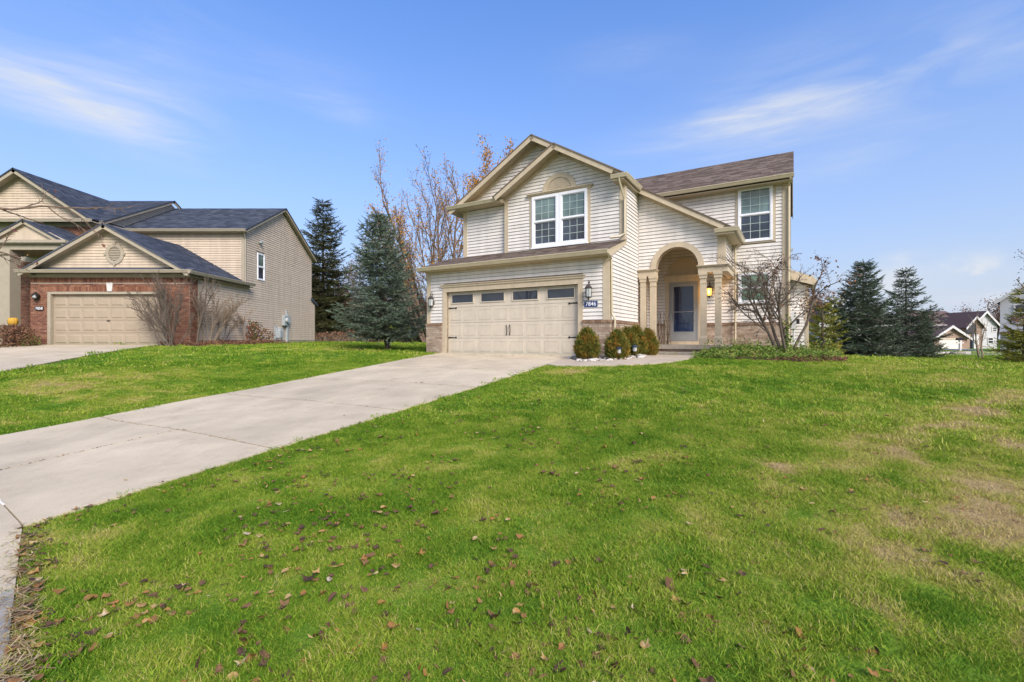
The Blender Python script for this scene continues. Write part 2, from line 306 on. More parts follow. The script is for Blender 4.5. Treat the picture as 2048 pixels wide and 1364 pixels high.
def vnoise(x,y,s=0):
    ix=np.floor(x);iy=np.floor(y);fx=x-ix;fy=y-iy;fx=fx*fx*(3-2*fx);fy=fy*fy*(3-2*fy)
    return (_h(ix,iy,s)*(1-fx)+_h(ix+1,iy,s)*fx)*(1-fy)+(_h(ix,iy+1,s)*(1-fx)+_h(ix+1,iy+1,s)*fx)*fy
def fbm(x,y,s=0,o=4):
    a=.5;t=0;n=0
    for i in range(o): t=t+a*vnoise(x,y,s+i);n+=a;x=x*2.03+5.1;y=y*2.03+1.7;a*=.5
    return t/n
# straw-coloured areas of the lawn, found through the photo
DRY=[]
def dry_line(p,q,r,k,n=10):
    a=ground_at(*p);b=ground_at(*q)
    for i in range(n+1):
        t=i/n; DRY.append((a[0]+(b[0]-a[0])*t,a[1]+(b[1]-a[1])*t,r,k))
dry_line((40,790),(330,745),.9,.30,8); dry_line((0,840),(300,795),.25,.3,14)
dry_line((2040,790),(1750,905),.30,.42,16); dry_line((1750,905),(1560,945),.22,.3,8)
dry_line((2048,900),(1950,1000),.35,.34,5); dry_line((2048,1020),(1800,1100),.35,.45,5); dry_line((2030,1180),(1750,1130),.3,.35,6)
dry_line((2030,1300),(1780,1240),.16,.4,6); dry_line((1560,1010),(1420,1040),.18,.25,4)
dry_line((60,1080),(240,1060),.14,.42,8); dry_line((20,1150),(180,1120),.16,.3,6); dry_line((250,1055),(520,950),.10,.25,8)
dry_line((40,1200),(25,1350),.10,.5,6); dry_line((1100,745),(1160,742),.35,.5,4); dry_line((1370,735),(1430,733),.25,.4,3); dry_line((560,700),(700,700),.9,.28,5)
DRY=np.array(DRY)
SA=ground_at(1500,1010); SB=ground_at(2040,800); SN=np.array([-(SB[1]-SA[1]),SB[0]-SA[0]]); SN=SN/np.linalg.norm(SN)   # mower passes run from SA to SB
def dryf(x,y):
    x=np.asarray(x,float);y=np.asarray(y,float);sh=x.shape;x=x.ravel();y=y.ravel()
    wx=x+.35*(fbm(x*1.3,y*1.3,3)-.5)*2; wy=y+.35*(fbm(x*1.3,y*1.3,9)-.5)*2
    acc=np.zeros(len(x))
    for a,b,r,k in DRY: acc=np.maximum(acc,k*1.6*np.exp(-((wx-a)**2+(wy-b)**2)/(r*r)))
    n=fbm(x*.8,y*.8,20); n2=fbm(x*3.5,y*3.5,40,3)
    sq=(x-SA[0])*SN[0]+(y-SA[1])*SN[1]; stripe=.075*np.sin(sq*6.283/1.05+.5*n)*np.exp(-(sq/3.2)**2)
    right=np.clip((x-.45*y-.2)/4,0,1)*.30*np.clip(1.4-y/26,0,1)
    d=.25+stripe+np.minimum(acc*(0.25+.8*n2),.46)+(n-.5)*.45+(n2-.5)*.7+right*.7+(fbm(x*8,y*8,90,2)-.5)*.35
    return np.clip(d,0,1).reshape(sh)
# ---------------------------------------------------------------- ground regions
DRV_L,DRV_R=-10.58,-5.42
def edge_v(u): return 1.24-np.where(np.asarray(u)>-5.42,.254,.07)*(np.asarray(u)+5.42)             # where lawn/driveway stop at the street pavement
def to_uv(x,y): return CU*x-SU*y, SU*x+CU*y
walk=[UV(u,v,0)[:2] for u,v in [(-5.44,12.1),(-5.44,10.8),(-5.1,10.62),(-4.5,10.72),(-3.6,11.0),(-2.9,11.45),(-2.5,12.1),(-2.35,12.9),(-2.35,14.9),(-3.75,14.9),(-3.75,14.0),(-3.55,12.9),(-3.75,12.2),(-4.1,11.75),(-4.8,11.4)]]
bedA=[UV(u,v,0)[:2] for u,v in [(-5.44,12.1),(-4.8,11.4),(-4.1,11.75),(-3.75,12.2),(-3.55,12.9),(-3.75,14.0),(-3.75,15.6),(-4.5,15.6),(-4.5,12.84),(-5.44,12.84)]]
bedB=[UV(u,v,0)[:2] for u,v in [(-2.3,14.95),(-2.3,14.0),(-1.5,13.5),(-.4,13.1),(.4,13.2),(.9,13.9),(1.1,15.2),(.9,17),(-.1,17.7),(-1.7,17.7),(-1.8,15.5)]]
bedN=[(-13.9,18.4),(-12.2,18.2),(-11.6,20),(-11.7,25.0),(-13.1,25.2),(-13.1,19),(-14.3,18.95)]
bedN2=[(-23,18.0),(-19.9,17.9),(-19.5,18.95),(-19.6,21.4),(-23,21.4)]
ndrive=[(-19.35,18.95),(-14.05,18.95),(-12.65,11.7),(-11.8,4.9),(-19,4.4),(-19.25,11.5)]
def inpoly(x,y,poly):
    x=np.asarray(x);y=np.asarray(y);r=np.zeros(x.shape,bool);n=len(poly)
    for i in range(n):
        (x1,y1),(x2,y2)=poly[i],poly[(i+1)%n]
        c=((y1>y)!=(y2>y)); 
        with np.errstate(divide='ignore',invalid='ignore'): xi=(x2-x1)*(y-y1)/((y2-y1) if y2!=y1 else 1e-9)+x1
        r^=(c&(x<xi))
    return r
house_fp=[UV(u,v,0)[:2] for u,v in [(-10.8,12.84),(-4.49,12.84),(-4.49,15.4),(-1.7,15.4),(-1.7,17.6),(.5,17.6),(.5,23),(-10.8,24)]]
neigh_fp=[(-26,21.4),(-19.5,21.4),(-19.5,19),(-13.04,19),(-13.04,31),(-26,31)]
def blocked(x,y):
    u,v=to_uv(x,y)
    b=((u>DRV_L+.01)&(u<DRV_R-.015)&(v<12.9))|(v<edge_v(u)-.03)
    for p in (walk,bedA,bedB,bedN,bedN2,ndrive,house_fp,neigh_fp): b|=inpoly(x,y,p)
    return b
# ground sheet (lawn soil and thatch), dense near the house, out to the horizon
def axis(a,b,step,far,k=1.22):
    m=list(np.arange(a,b+1e-6,step)); s=step; lo=a; L_=[]
    while lo>-far: s*=k; lo-=s; L_.append(lo)
    s=step; hi=b; H_=[]
    while hi<far: s*=k; hi+=s; H_.append(hi)
    return np.array(L_[::-1]+m+H_)
gx=axis(-24,28,.2,1500); gy=axis(-1,32,.2,1500)
XX,YY=np.meshgrid(gx,gy); ZZ=gz(XX,YY); 
near=(np.hypot(XX,YY)<45)
ZZ=ZZ+np.where(near,(fbm(XX*2.2,YY*2.2,60,3)-.5)*.02,0)
uu,vv=to_uv(XX,YY)
nx,ny=len(gx),len(gy); idx=np.arange(nx*ny).reshape(ny,nx)
F=np.stack([idx[:-1,:-1],idx[:-1,1:],idx[1:,1:],idx[1:,:-1]],-1).reshape(-1,4)
def ramp_mat():
    m,t,b=newmat('lawn_ground'); n=t.nodes;l=t.links
    at=n.new('ShaderNodeAttribute'); at.attribute_name='dry'
    g=n.new('ShaderNodeNewGeometry'); no=n.new('ShaderNodeTexNoise'); no.inputs['Scale'].default_value=35; no.inputs['Detail'].default_value=6; l.new(g.outputs['Position'],no.inputs['Vector'])
    s=n.new('ShaderNodeMath'); s.operation='MULTIPLY_ADD'; l.new(no.outputs[0],s.inputs[0]); s.inputs[1].default_value=.5; s.inputs[2].default_value=-.25
    a=n.new('ShaderNodeMath'); a.operation='ADD'; l.new(s.outputs[0],a.inputs[0]); l.new(at.outputs['Fac'],a.inputs[1])
    r=n.new('ShaderNodeValToRGB'); l.new(a.outputs[0],r.inputs[0]); e=r.color_ramp.elements; e[0].position=0; e[0].color=(.055,.13,.012,1); e[1].position=.35; e[1].color=(.12,.20,.022,1)
    x=e.new(.6); x.color=(.26,.24,.05,1); x=e.new(.9); x.color=(.32,.23,.11,1)
    l.new(r.outputs[0],b.inputs['Base Color']); b.inputs['Roughness'].default_value=1; b.inputs['Specular IOR Level'].default_value=.05
    n2=n.new('ShaderNodeTexNoise'); n2.inputs['Scale'].default_value=60; l.new(g.outputs['Position'],n2.inputs['Vector'])
    bp=n.new('ShaderNodeBump'); bp.inputs['Strength'].default_value=.8; bp.inputs['Distance'].default_value=.02; l.new(n2.outputs[0],bp.inputs['Height']); l.new(bp.outputs[0],b.inputs['Normal'])
    return m
gm=npmesh('lawn',np.stack([XX.ravel(),YY.ravel(),ZZ.ravel()],-1),F,ramp_mat(),smooth=True)
at=gm.attributes.new('dry','FLOAT','POINT'); at.data.foreach_set('value',dryf(XX,YY).ravel().astype(np.float32))
lawn=tag(link('lawn',gm),kind='structure')
# ---------------------------------------------------------------- concrete
def concrete(name,col):
    m,t,b=newmat(name); n=t.nodes;l=t.links; g=n.new('ShaderNodeNewGeometry')
    def NT(s,d=5,r=.5):
        q=n.new('ShaderNodeTexNoise'); q.inputs['Scale'].default_value=s; q.inputs['Detail'].default_value=d; q.inputs['Roughness'].default_value=r; l.new(g.outputs['Position'],q.inputs['Vector']); return q.outputs[0]
    def MR(i,a,b_,c,d):
        q=n.new('ShaderNodeMapRange'); l.new(i,q.inputs[0]); q.inputs[1].default_value=a;q.inputs[2].default_value=b_;q.inputs[3].default_value=c;q.inputs[4].default_value=d; return q.outputs[0]
    def MUL(a,b_):
        q=n.new('ShaderNodeMath'); q.operation='MULTIPLY'; l.new(a,q.inputs[0]); l.new(b_,q.inputs[1]); return q.outputs[0]
    oi=n.new('ShaderNodeObjectInfo')
    f=MUL(MUL(MR(NT(1.1,7,.6),.3,.7,.80,1.10),MR(NT(160,3),.3,.7,.84,1.14)),MR(oi.outputs['Random'],0,1,.95,1.04))
    f=MUL(f,MR(NT(9,6,.7),.56,.72,1,.87))
    mu=n.new('ShaderNodeVectorMath'); mu.operation='SCALE'; mu.inputs[0].default_value=col; l.new(f,mu.inputs['Scale'])
    mi=n.new('ShaderNodeMix'); mi.data_type='RGBA'; l.new(MR(NT(1.7,9,.72),.56,.74,0,.5),mi.inputs[0]); l.new(mu.outputs[0],mi.inputs[6]); mi.inputs[7].default_value=(.32,.23,.15,1)
    l.new(mi.outputs[2],b.inputs['Base Color']); b.inputs['Roughness'].default_value=.9; b.inputs['Specular IOR Level'].default_value=.2
    bp=n.new('ShaderNodeBump'); bp.inputs['Strength'].default_value=.35; bp.inputs['Distance'].default_value=.006; l.new(NT(120,4),bp.inputs['Height']); l.new(bp.outputs[0],b.inputs['Normal'])
    return m
MT['conc']=concrete('driveway_concrete',(.55,.455,.325)); MT['conc2']=concrete('walk_concrete',(.50,.41,.31)); MT['conc3']=concrete('street_concrete',(.33,.31,.29))
MT['joint']=mk('joint_debris',(.085,.05,.03),1,.4,12,bump=.5); MT['caulk']=mk('white_caulk',(.7,.68,.66),.8,.1,12)
def drape(name,pts_fn,nu,nv,mat,parent,top=.03,th=.10,kind=None):
    """slab laid on the ground: pts_fn(a,b) in 0..1 gives x,y"""
    a=np.linspace(0,1,nu); b=np.linspace(0,1,nv); P=np.array([[pts_fn(i,j) for i in a] for j in b]).reshape(-1,2)
    z=gz(P[:,0],P[:,1])+top; V=np.vstack([np.c_[P,z],np.c_[P,z-th]]); n=nu*nv; F=[]
    I=np.arange(n).reshape(nv,nu)
    F+=np.stack([I[:-1,:-1],I[:-1,1:],I[1:,1:],I[1:,:-1]],-1).reshape(-1,4).tolist()
    def side(q):
        return [[q[i],q[i]+n,q[i+1]+n,q[i+1]] for i in range(len(q)-1)]
    F+=side(I[0,:])+side(I[:,-1])+side(I[::-1,0])+side(I[-1,::-1])
    F=np.array(F)
    o=link(name,npmesh(name,V,F,mat),parent)
    if kind: o['kind']=kind
    return o
# driveway: dark joint bed as the structure, slabs as its pieces
def quadfn(u0,u1,v0f,v1f):
    def f(a,b):
        u=u0+(u1-u0)*a; v0=v0f(u) if callable(v0f) else v0f; v1=v1f(u) if callable(v1f) else v1f
        return UV(u,v0+(v1-v0)*b,0)[:2]
    return f
driveway=drape('driveway',quadfn(DRV_L+.02,DRV_R-.02,lambda u:edge_v(u)-1.2,12.84),22,50,MT['joint'],None,top=.010,th=.05,kind='structure')
vb=[None,3.4,5.52,7.62,9.72,11.72,12.835]; g=.014
mids=-7.78
for i in range(6):
    lo=(lambda u:edge_v(u)+.005) if i==0 else vb[i]+g; hi=vb[i+1]-g
    if i<2:
        drape('concrete_slab',quadfn(DRV_L,mids-g*(1 if i==0 else .4),lo,hi),12,12,MT['conc'],driveway); drape('concrete_slab',quadfn(mids+g*(1 if i==0 else .4),DRV_R,lo,hi),12,12,MT['conc'],driveway)
    elif i<4: drape('concrete_slab',quadfn(DRV_L,DRV_R,lo,hi),20,12,MT['conc'],driveway)
    else:
        drape('concrete_slab',quadfn(DRV_L,-8.0-.005,lo,hi),12,8,MT['conc'],driveway); drape('concrete_slab',quadfn(-8.0+.005,DRV_R,lo,hi),12,8,MT['conc'],driveway)
# street pavement at the driveway mouth
pav=drape('pavement',lambda a,b: UV(-14+22*a,edge_v(-14+22*a)-.0-(1-b)*6,0)[:2],40,12,MT['joint'],None,top=.008,th=.05,kind='structure')
for i in range(9):
    u0=-14+2.45*i
    for k in range(3):
        drape('concrete_slab',(lambda u0,k:(lambda a,b: UV(u0+2.43*a,edge_v(u0+2.43*a)-.006-2.0*k-(1-b)*1.98,0)[:2]))(u0,k),26,6,MT['conc'] if (k==0 and u0<-5.6) else MT['conc3'],pav,top=.028)
# white sealant in the joint at the driveway mouth and one crack line of blown leaves
mb=MB()
for k in range(12):
    u=-8.2+k*.18; 
    if k%4==3: continue
    p=UV(u,edge_v(u)-.0,0);q=UV(u+.17,edge_v(u+.17)-.0,0)
    mb.tube([(p[0],p[1],g1(p[0],p[1])+.022),(q[0],q[1],g1(q[0],q[1])+.028)],.010,5)
o=link('joint_sealant',mesh('joint_sealant',mb,MT['caulk']),driveway); o['kind']='stuff'
# neighbour's driveway
def nfn(a,b):
    # from the street (b=0) up to the garage (b=1)
    l=np.array([(-19,4.5),(-19.2,11.5),(-19.35,18.92)]); r=np.array([(-11.9,5.0),(-12.75,11.7),(-14.1,18.92)])
    q=b*2; i=min(int(q),1); t=q-i; L0=l[i]*(1-t)+l[i+1]*t; R0=r[i]*(1-t)+r[i+1]*t; return tuple(L0*(1-a)+R0*a)
ndv=drape('neighbour_driveway',nfn,30,40,MT['joint'],None,top=.010,th=.05,kind='structure')
for k,(b0,b1) in enumerate([(0,.2),(.2,.36),(.36,.52),(.52,.68),(.68,.84),(.84,1)]):
    for a0,a1 in ((0,.5),(.5,1)):
        drape('concrete_slab',(lambda a0,a1,b0,b1:(lambda a,b:nfn(a0+.002+(a1-a0-.004)*a,b0+.0015+(b1-b0-.003)*b)))(a0,a1,b0,b1),10,10,MT['conc'],ndv)
# walkway and beds from outlines
def flat_poly(name,poly,mat,top,th,parent=None,kind=None,sub=True):
    import bmesh
    bm=bmesh.new(); vs=[bm.verts.new((x,y,0)) for x,y in poly]; f=bm.faces.new(vs)
    if f.normal.z<0: f.normal_flip()
    bmesh.ops.triangulate(bm,faces=bm.faces[:])
    for _ in range(3): bmesh.ops.subdivide_edges(bm,edges=[e for e in bm.edges if e.calc_length()>.35],cuts=1,use_grid_fill=False)
    bmesh.ops.triangulate(bm,faces=bm.faces[:])
    r=bmesh.ops.extrude_face_region(bm,geom=bm.faces[:])
    for e in r['geom']:
        if isinstance(e,bmesh.types.BMVert): e.co.z=1
    xs=np.array([v.co.x for v in bm.verts]);ys=np.array([v.co.y for v in bm.verts]); z=gz(xs,ys)
    for v,q in zip(bm.verts,z): v.co.z=q+(top if v.co.z>.5 else top-th)
    bmesh.ops.recalc_face_normals(bm,faces=bm.faces[:])
    me=bpy.data.meshes.new(name); bm.to_mesh(me); bm.free(); me.materials.append(mat); o=link(name,me,parent)
    if kind:o['kind']=kind
    return o
flat_poly('walkway',walk,MT['conc2'],.045,.1,kind='structure')
front_bed=flat_poly('planting_bed',bedA,MT['mulch'],.02,.06,kind='structure')
wing_bed=flat_poly('planting_bed',bedB,MT['mulch'],.05,.08,kind='structure')
flat_poly('planting_bed',bedN,MT['mulch'],.03,.06,kind='structure')
flat_poly('planting_bed',bedN2,MT['mulch'],.03,.06,kind='structure')
# ---------------------------------------------------------------- grass
def blade_clump(nb,rad,h0,h1,wd,seed,lean=.5):
    r=np.random.default_rng(seed); V=[];F=[];R=[]
    for i in range(nb):
        R+=[r.random()]*5; a=r.random()*6.283; q=rad*math.sqrt(r.random()); x,y=q*math.cos(a),q*math.sin(a)
        h=h0+(h1-h0)*r.random(); b=r.random()*6.283; ln=lean*(.3+r.random())*h; c=r.random()*6.283
        wx,wy=math.cos(c)*wd/2,math.sin(c)*wd/2; dx,dy=math.cos(b)*ln,math.sin(b)*ln
        o=len(V); V+=[(x-wx,y-wy,0),(x+wx,y+wy,0),(x+dx*.4+wx*.8,y+dy*.4+wy*.8,h*.6),(x+dx*.4-wx*.8,y+dy*.4-wy*.8,h*.6),(x+dx,y+dy,h)]
        F+=[(o,o+1,o+2),(o,o+2,o+3),(o+3,o+2,o+4)]
    return V,F,R
def grass_mat():
    m,t,b=newmat('grass_blades'); n=t.nodes;l=t.links
    at=n.new('ShaderNodeAttribute'); at.attribute_type='INSTANCER'; at.attribute_name='dry'
    oi=n.new('ShaderNodeObjectInfo'); g=n.new('ShaderNodeNewGeometry'); no=n.new('ShaderNodeTexNoise'); no.inputs['Scale'].default_value=90; l.new(g.outputs['Position'],no.inputs['Vector'])
    s=n.new('ShaderNodeMath'); s.operation='MULTIPLY_ADD'; l.new(oi.outputs['Random'],s.inputs[0]); s.inputs[1].default_value=.30; s.inputs[2].default_value=-.15
    s2=n.new('ShaderNodeMath'); s2.operation='MULTIPLY_ADD'; l.new(no.outputs[0],s2.inputs[0]); s2.inputs[1].default_value=.9; s2.inputs[2].default_value=-.45
    a=n.new('ShaderNodeMath'); a.operation='ADD'; l.new(s.outputs[0],a.inputs[0]); l.new(s2.outputs[0],a.inputs[1])
    a2=n.new('ShaderNodeMath'); a2.operation='ADD'; l.new(a.outputs[0],a2.inputs[0]); l.new(at.outputs['Fac'],a2.inputs[1])
    rb=n.new('ShaderNodeAttribute'); rb.attribute_name='rnd'; pw=n.new('ShaderNodeMath'); pw.operation='POWER'; l.new(rb.outputs['Fac'],pw.inputs[0]); pw.inputs[1].default_value=5
    a3=n.new('ShaderNodeMath'); a3.operation='MULTIPLY_ADD'; l.new(pw.outputs[0],a3.inputs[0]); a3.inputs[1].default_value=.55; l.new(a2.outputs[0],a3.inputs[2]); a4=n.new('ShaderNodeMath'); a4.operation='SUBTRACT'; l.new(a3.outputs[0],a4.inputs[0]); a4.inputs[1].default_value=.07
    r=n.new('ShaderNodeValToRGB'); l.new(a4.outputs[0],r.inputs[0]); e=r.color_ramp.elements; e[0].position=0; e[0].color=(.085,.19,.012,1); e[1].position=.28; e[1].color=(.195,.31,.024,1)
    x=e.new(.55); x.color=(.34,.39,.045,1); x=e.new(.8); x.color=(.50,.43,.13,1); x=e.new(1); x.color=(.50,.38,.20,1)
    l.new(r.outputs[0],b.inputs['Base Color']); b.inputs['Roughness'].default_value=.7; b.inputs['Specular IOR Level'].default_value=.15
    tr=n.new('ShaderNodeBsdfTranslucent'); l.new(r.outputs[0],tr.inputs[0]); mx=n.new('ShaderNodeMixShader'); mx.inputs[0].default_value=.25
    out=t.nodes['Material Output']; l.new(b.outputs[0],mx.inputs[1]); l.new(tr.outputs[0],mx.inputs[2]); l.new(mx.outputs[0],out.inputs[0])
    return m
GM=grass_mat()
def gn_scatter(name,P,rotz,sc,dry,colname,parent=None):
    me=bpy.data.meshes.new(name); me.vertices.add(len(P)); me.vertices.foreach_set('co',np.asarray(P,np.float32).ravel())
    a=me.attributes.new('rotz','FLOAT_VECTOR','POINT'); R=np.zeros((len(P),3),np.float32); R[:,2]=rotz; R[:,0]=RNG.normal(0,.12,len(P)); R[:,1]=RNG.normal(0,.12,len(P)); a.data.foreach_set('vector',R.ravel())
    a=me.attributes.new('sc','FLOAT','POINT'); a.data.foreach_set('value',np.asarray(sc,np.float32))
    a=me.attributes.new('dry','FLOAT','POINT'); a.data.foreach_set('value',np.asarray(dry,np.float32)); me.update()
    o=link(name,me,parent)
    ng=bpy.data.node_groups.new('scatter_'+name,'GeometryNodeTree'); ng.interface.new_socket('Geometry',in_out='INPUT',socket_type='NodeSocketGeometry'); ng.interface.new_socket('Geometry',in_out='OUTPUT',socket_type='NodeSocketGeometry')
    gi=ng.nodes.new('NodeGroupInput');go=ng.nodes.new('NodeGroupOutput'); ip=ng.nodes.new('GeometryNodeInstanceOnPoints'); ci=ng.nodes.new('GeometryNodeCollectionInfo')
    ci.inputs['Collection'].default_value=colname; ci.inputs['Separate Children'].default_value=True; ci.inputs['Reset Children'].default_value=True
    ng.links.new(gi.outputs[0],ip.inputs['Points']); ng.links.new(ci.outputs[0],ip.inputs['Instance']); ip.inputs['Pick Instance'].default_value=True
    na=ng.nodes.new('GeometryNodeInputNamedAttribute'); na.data_type='FLOAT_VECTOR'; na.inputs['Name'].default_value='rotz'
    nb=ng.nodes.new('GeometryNodeInputNamedAttribute'); nb.data_type='FLOAT'; nb.inputs['Name'].default_value='sc'
    e2r=ng.nodes.new('FunctionNodeEulerToRotation'); ng.links.new(na.outputs['Attribute'],e2r.inputs[0]); ng.links.new(e2r.outputs[0],ip.inputs['Rotation']); ng.links.new(nb.outputs['Attribute'],ip.inputs['Scale'])
    ng.links.new(ip.outputs[0],go.inputs[0]); md=o.modifiers.new('scatter','NODES'); md.node_group=ng
    return o
def lib(name,items):
    c=bpy.data.collections.new(name)
    for i,(V,F,R) in enumerate(items):
        me=npmesh(name,V,np.array(F),GM,R); ob=bpy.data.objects.new(name,me); c.objects.link(ob)
    return c
c_near=lib('short_grass_clump',[blade_clump(60,.08,.010,.032,.0034,s,1.2) for s in range(5)])
c_mid=lib('mid_grass_clump',[blade_clump(46,.14,.014,.040,.008,50+s,1.1) for s in range(5)])
c_far=lib('far_grass_clump',[blade_clump(40,.30,.03,.06,.022,80+s,.8) for s in range(4)])
def pts(n,r0,r1,a0,a1):
    r=np.sqrt(RNG.uniform(r0*r0,r1*r1,n)); a=RNG.uniform(a0,a1,n); x=r*np.sin(a); y=r*np.cos(a); k=~blocked(x,y); return x[k],y[k]
A55=math.radians(56)
for nm,n,r0,r1,col in (('grass',22000,.9,7.2,c_near),('grass',26000,6.6,17,c_mid),('grass',36000,15.5,60,c_far)):
    x,y=pts(n,r0,r1,-A55,A55); z=gz(x,y); d=dryf(x,y)
    keep=RNG.random(len(x))>(d-.55)*1.3; x,y,z,d=x[keep],y[keep],z[keep],d[keep]
    tall=.42+.55*fbm(x*1.7,y*1.7,11,3)+.85*fbm(x*6,y*6,13,2)**1.5
    o=gn_scatter(nm,np.c_[x,y,z],RNG.uniform(0,6.28,len(x)),tall*RNG.uniform(.8,1.2,len(x)),d,col); o['kind']='stuff'
    tag(o,{.9:'short mown green grass blades of the near front lawn',6.6:'mown grass of the middle front lawn by the driveway',15.5:'distant mown grass beside and behind the houses'}[r0],'grass')
# ---------------------------------------------------------------- fallen leaves
def leafmesh(kind,seed):
    r=np.random.default_rng(seed)
    if kind=='maple':
        pts=[]; 
        for i in range(10):
            a=i/10*6.283; q=(.052 if i%2==0 else .034)*(.7+.6*r.random()); pts.append((q*math.cos(a),q*math.sin(a)))
    elif kind=='willow':
        pts=[(x,w) for x,w in [(-.05,0),(-.02,.009),(.02,.010),(.055,0)]]+[(.02,-.009),(-.02,-.010)]
    else:
        pts=[(.04*math.cos(a)*1.2,.028*math.sin(a)) for a in np.linspace(0,5.6,8)]
    cu=r.uniform(6,16); ph=r.uniform(0,3)
    V=[(0,0,.004)]+[(x,y,cu*(x*math.cos(ph)+y*math.sin(ph))**2+r.uniform(0,.008)) for x,y in pts]; n=len(pts)
    F=[(0,i+1,(i+1)%n+1) for i in range(n)]
    return V,F
LK=[leafmesh(k,s) for k,s in (('maple',1),('maple',2),('oval',3),('willow',4),('willow',5),('oval',6),('maple',9))]
LM=[npmesh('fallen_leaf',V,np.array(F),MT['litter']) for V,F in LK]
cand=[]
while len(cand)<1500:
    n=4000; x=RNG.uniform(-6,8,n); y=RNG.uniform(1.3,11,n); k=~blocked(x,y)
    dens=np.exp(-((np.maximum(x-(-.8),0))/2.6)**2)*np.exp(-np.maximum(y-2.5,0)/2.6)+.035
    k&=RNG.random(n)<dens*.35; k&=(fbm(x*1.2,y*1.2,77,3)>.42)
    cand+=list(zip(x[k],y[k]))
x,y=ground_at(20,1200)[:2]
for i in range(130):  # drift along the pavement edge
    t=RNG.random(); a=UV(-5.4+2.6*t,edge_v(-5.4+2.6*t)+abs(RNG.normal(0,.10)),0); cand.append((a[0],a[1]))
cand=np.array(cand); dd=np.hypot(cand[:,0],cand[:,1]); order=np.argsort(dd); zc=gz(cand[:,0],cand[:,1])
cnt=0; SV=[];SF=[];SR=[]; so_=0
for i in order:
    x,y=cand[i]; k=int(RNG.choice([0,1,2,2,3,4,3,5,5,6])); s=float(RNG.uniform(.32,.62)+.28*RNG.random()**3); 
    infr=abs(x)<1.13*y and y>1.9
    h=.034 if not blocked(np.array([x]),np.array([y]))[0] else .035
    if cnt<290 and infr:
        o=link('fallen_leaf',LM[k],lawn,(x,y,zc[i]+h*RNG.uniform(.15,.7)),(RNG.normal(0,.5),RNG.normal(0,.5),RNG.uniform(0,6.28)),(s,s,s)); cnt+=1
    else:
        V,Fc=LK[k]; V=np.array(V)*s; a=RNG.uniform(0,6.28); c_,s_=math.cos(a),math.sin(a)
        V=np.c_[V[:,0]*c_-V[:,1]*s_+x,V[:,0]*s_+V[:,1]*c_+y,V[:,2]+zc[i]+h*RNG.uniform(.5,1.0)]
        SV.append(V);SF.append(np.array(Fc)+so_);SR.append(np.full(len(V),RNG.random())); so_+=len(V)
o=link('fallen_leaves',npmesh('fallen_leaves',np.vstack(SV),np.vstack(SF),MT['litter'],np.concatenate(SR)),lawn); o['kind']='stuff'
# straw thatch drift along the pavement edge, lower left
V=[];F=[];R=[]
for i in range(800):
    t=RNG.random(); u=-5.5+2.9*t; p=UV(u,edge_v(u)+RNG.normal(.02,.05),0); z=g1(p[0],p[1])+.012+RNG.random()*.03 if i%8==0 else V[-4][2]
    a=RNG.uniform(0,6.28); l=RNG.uniform(.02,.06); w_=.0025; c_,s_=math.cos(a),math.sin(a); o=len(V)
    V+=[(p[0]-c_*l-s_*w_,p[1]-s_*l+c_*w_,z),(p[0]-c_*l+s_*w_,p[1]-s_*l-c_*w_,z),(p[0]+c_*l+s_*w_,p[1]+s_*l-c_*w_,z+.012),(p[0]+c_*l-s_*w_,p[1]+s_*l+c_*w_,z+.012)]
    F.append((o,o+1,o+2,o+3)); R+= [RNG.random()]*4
o=link('straw_litter',npmesh('straw_litter',V,np.array(F),MT['straw'],R),lawn); o['kind']='stuff'
# leaf crumbs caught in the driveway joints and by the garage door
V=[];F=[];R=[]
def crumb(x,y,s):
    z=g1(x,y)+.033; o=len(V); a=RNG.uniform(0,6.28)
    for k in range(4): V.append((x+s*math.cos(a+k*1.57)*(1.6 if k%2 else .8),y+s*math.sin(a+k*1.57),z+RNG.uniform(0,.012)))
    F.append((o,o+1,o+2,o+3)); R.extend([RNG.uniform(.3,.8)]*4)
for v in vb[1:6]:
    for k in range(26):
        u=RNG.uniform(DRV_L,DRV_R); p=UV(u,v+RNG.normal(0,.02),0); crumb(p[0],p[1],.012)
for k in range(60): u=RNG.uniform(DRV_L+.2,DRV_R); p=UV(u,12.4+RNG.normal(0,.3) if k%2 else 12.75,0); crumb(p[0],p[1],.02)
for k in range(50): v=RNG.uniform(1.3,3.4); p=UV(mids+RNG.normal(0,.012),v,0); crumb(p[0],p[1],.010)
for k in range(40): p=UV(RNG.uniform(DRV_L,DRV_R),RNG.uniform(2,12),0); crumb(p[0],p[1],.014)
o=link('leaf_debris',npmesh('leaf_debris',V,np.array(F),MT['litter'],R),driveway); o['kind']='stuff'
# ---------------------------------------------------------------- building kit
def FR(V): return lambda s,z,o:(s,V-o,z)      # wall that faces the street; o = how far it stands out
def RT(U): return lambda s,z,o:(U+o,s,z)      # wall that faces right
def LF(U): return lambda s,z,o:(U-o,s,z)
def BK(V): return lambda s,z,o:(s,V+o,z)
def bx(mb,fn,s0,s1,z0,z1,o0,o1,rnd=0.0):
    return mb.hexa([fn(s0,z0,o0),fn(s1,z0,o0),fn(s1,z0,o1),fn(s0,z0,o1),fn(s0,z1,o0),fn(s1,z1,o0),fn(s1,z1,o1),fn(s0,z1,o1)],rnd)
def spans(polys,z):
    xs=[]
    for poly in polys:
        n=len(poly)
        for i in range(n):
            (x1,z1),(x2,z2)=poly[i],poly[(i+1)%n]
            if (z1>z)!=(z2>z): xs.append(x1+(x2-x1)*(z-z1)/(z2-z1))
    xs.sort(); return [(xs[i],xs[i+1]) for i in range(0,len(xs)-1,2)]
def rect(a,b,c,d): return [(a,c),(b,c),(b,d),(a,d)]
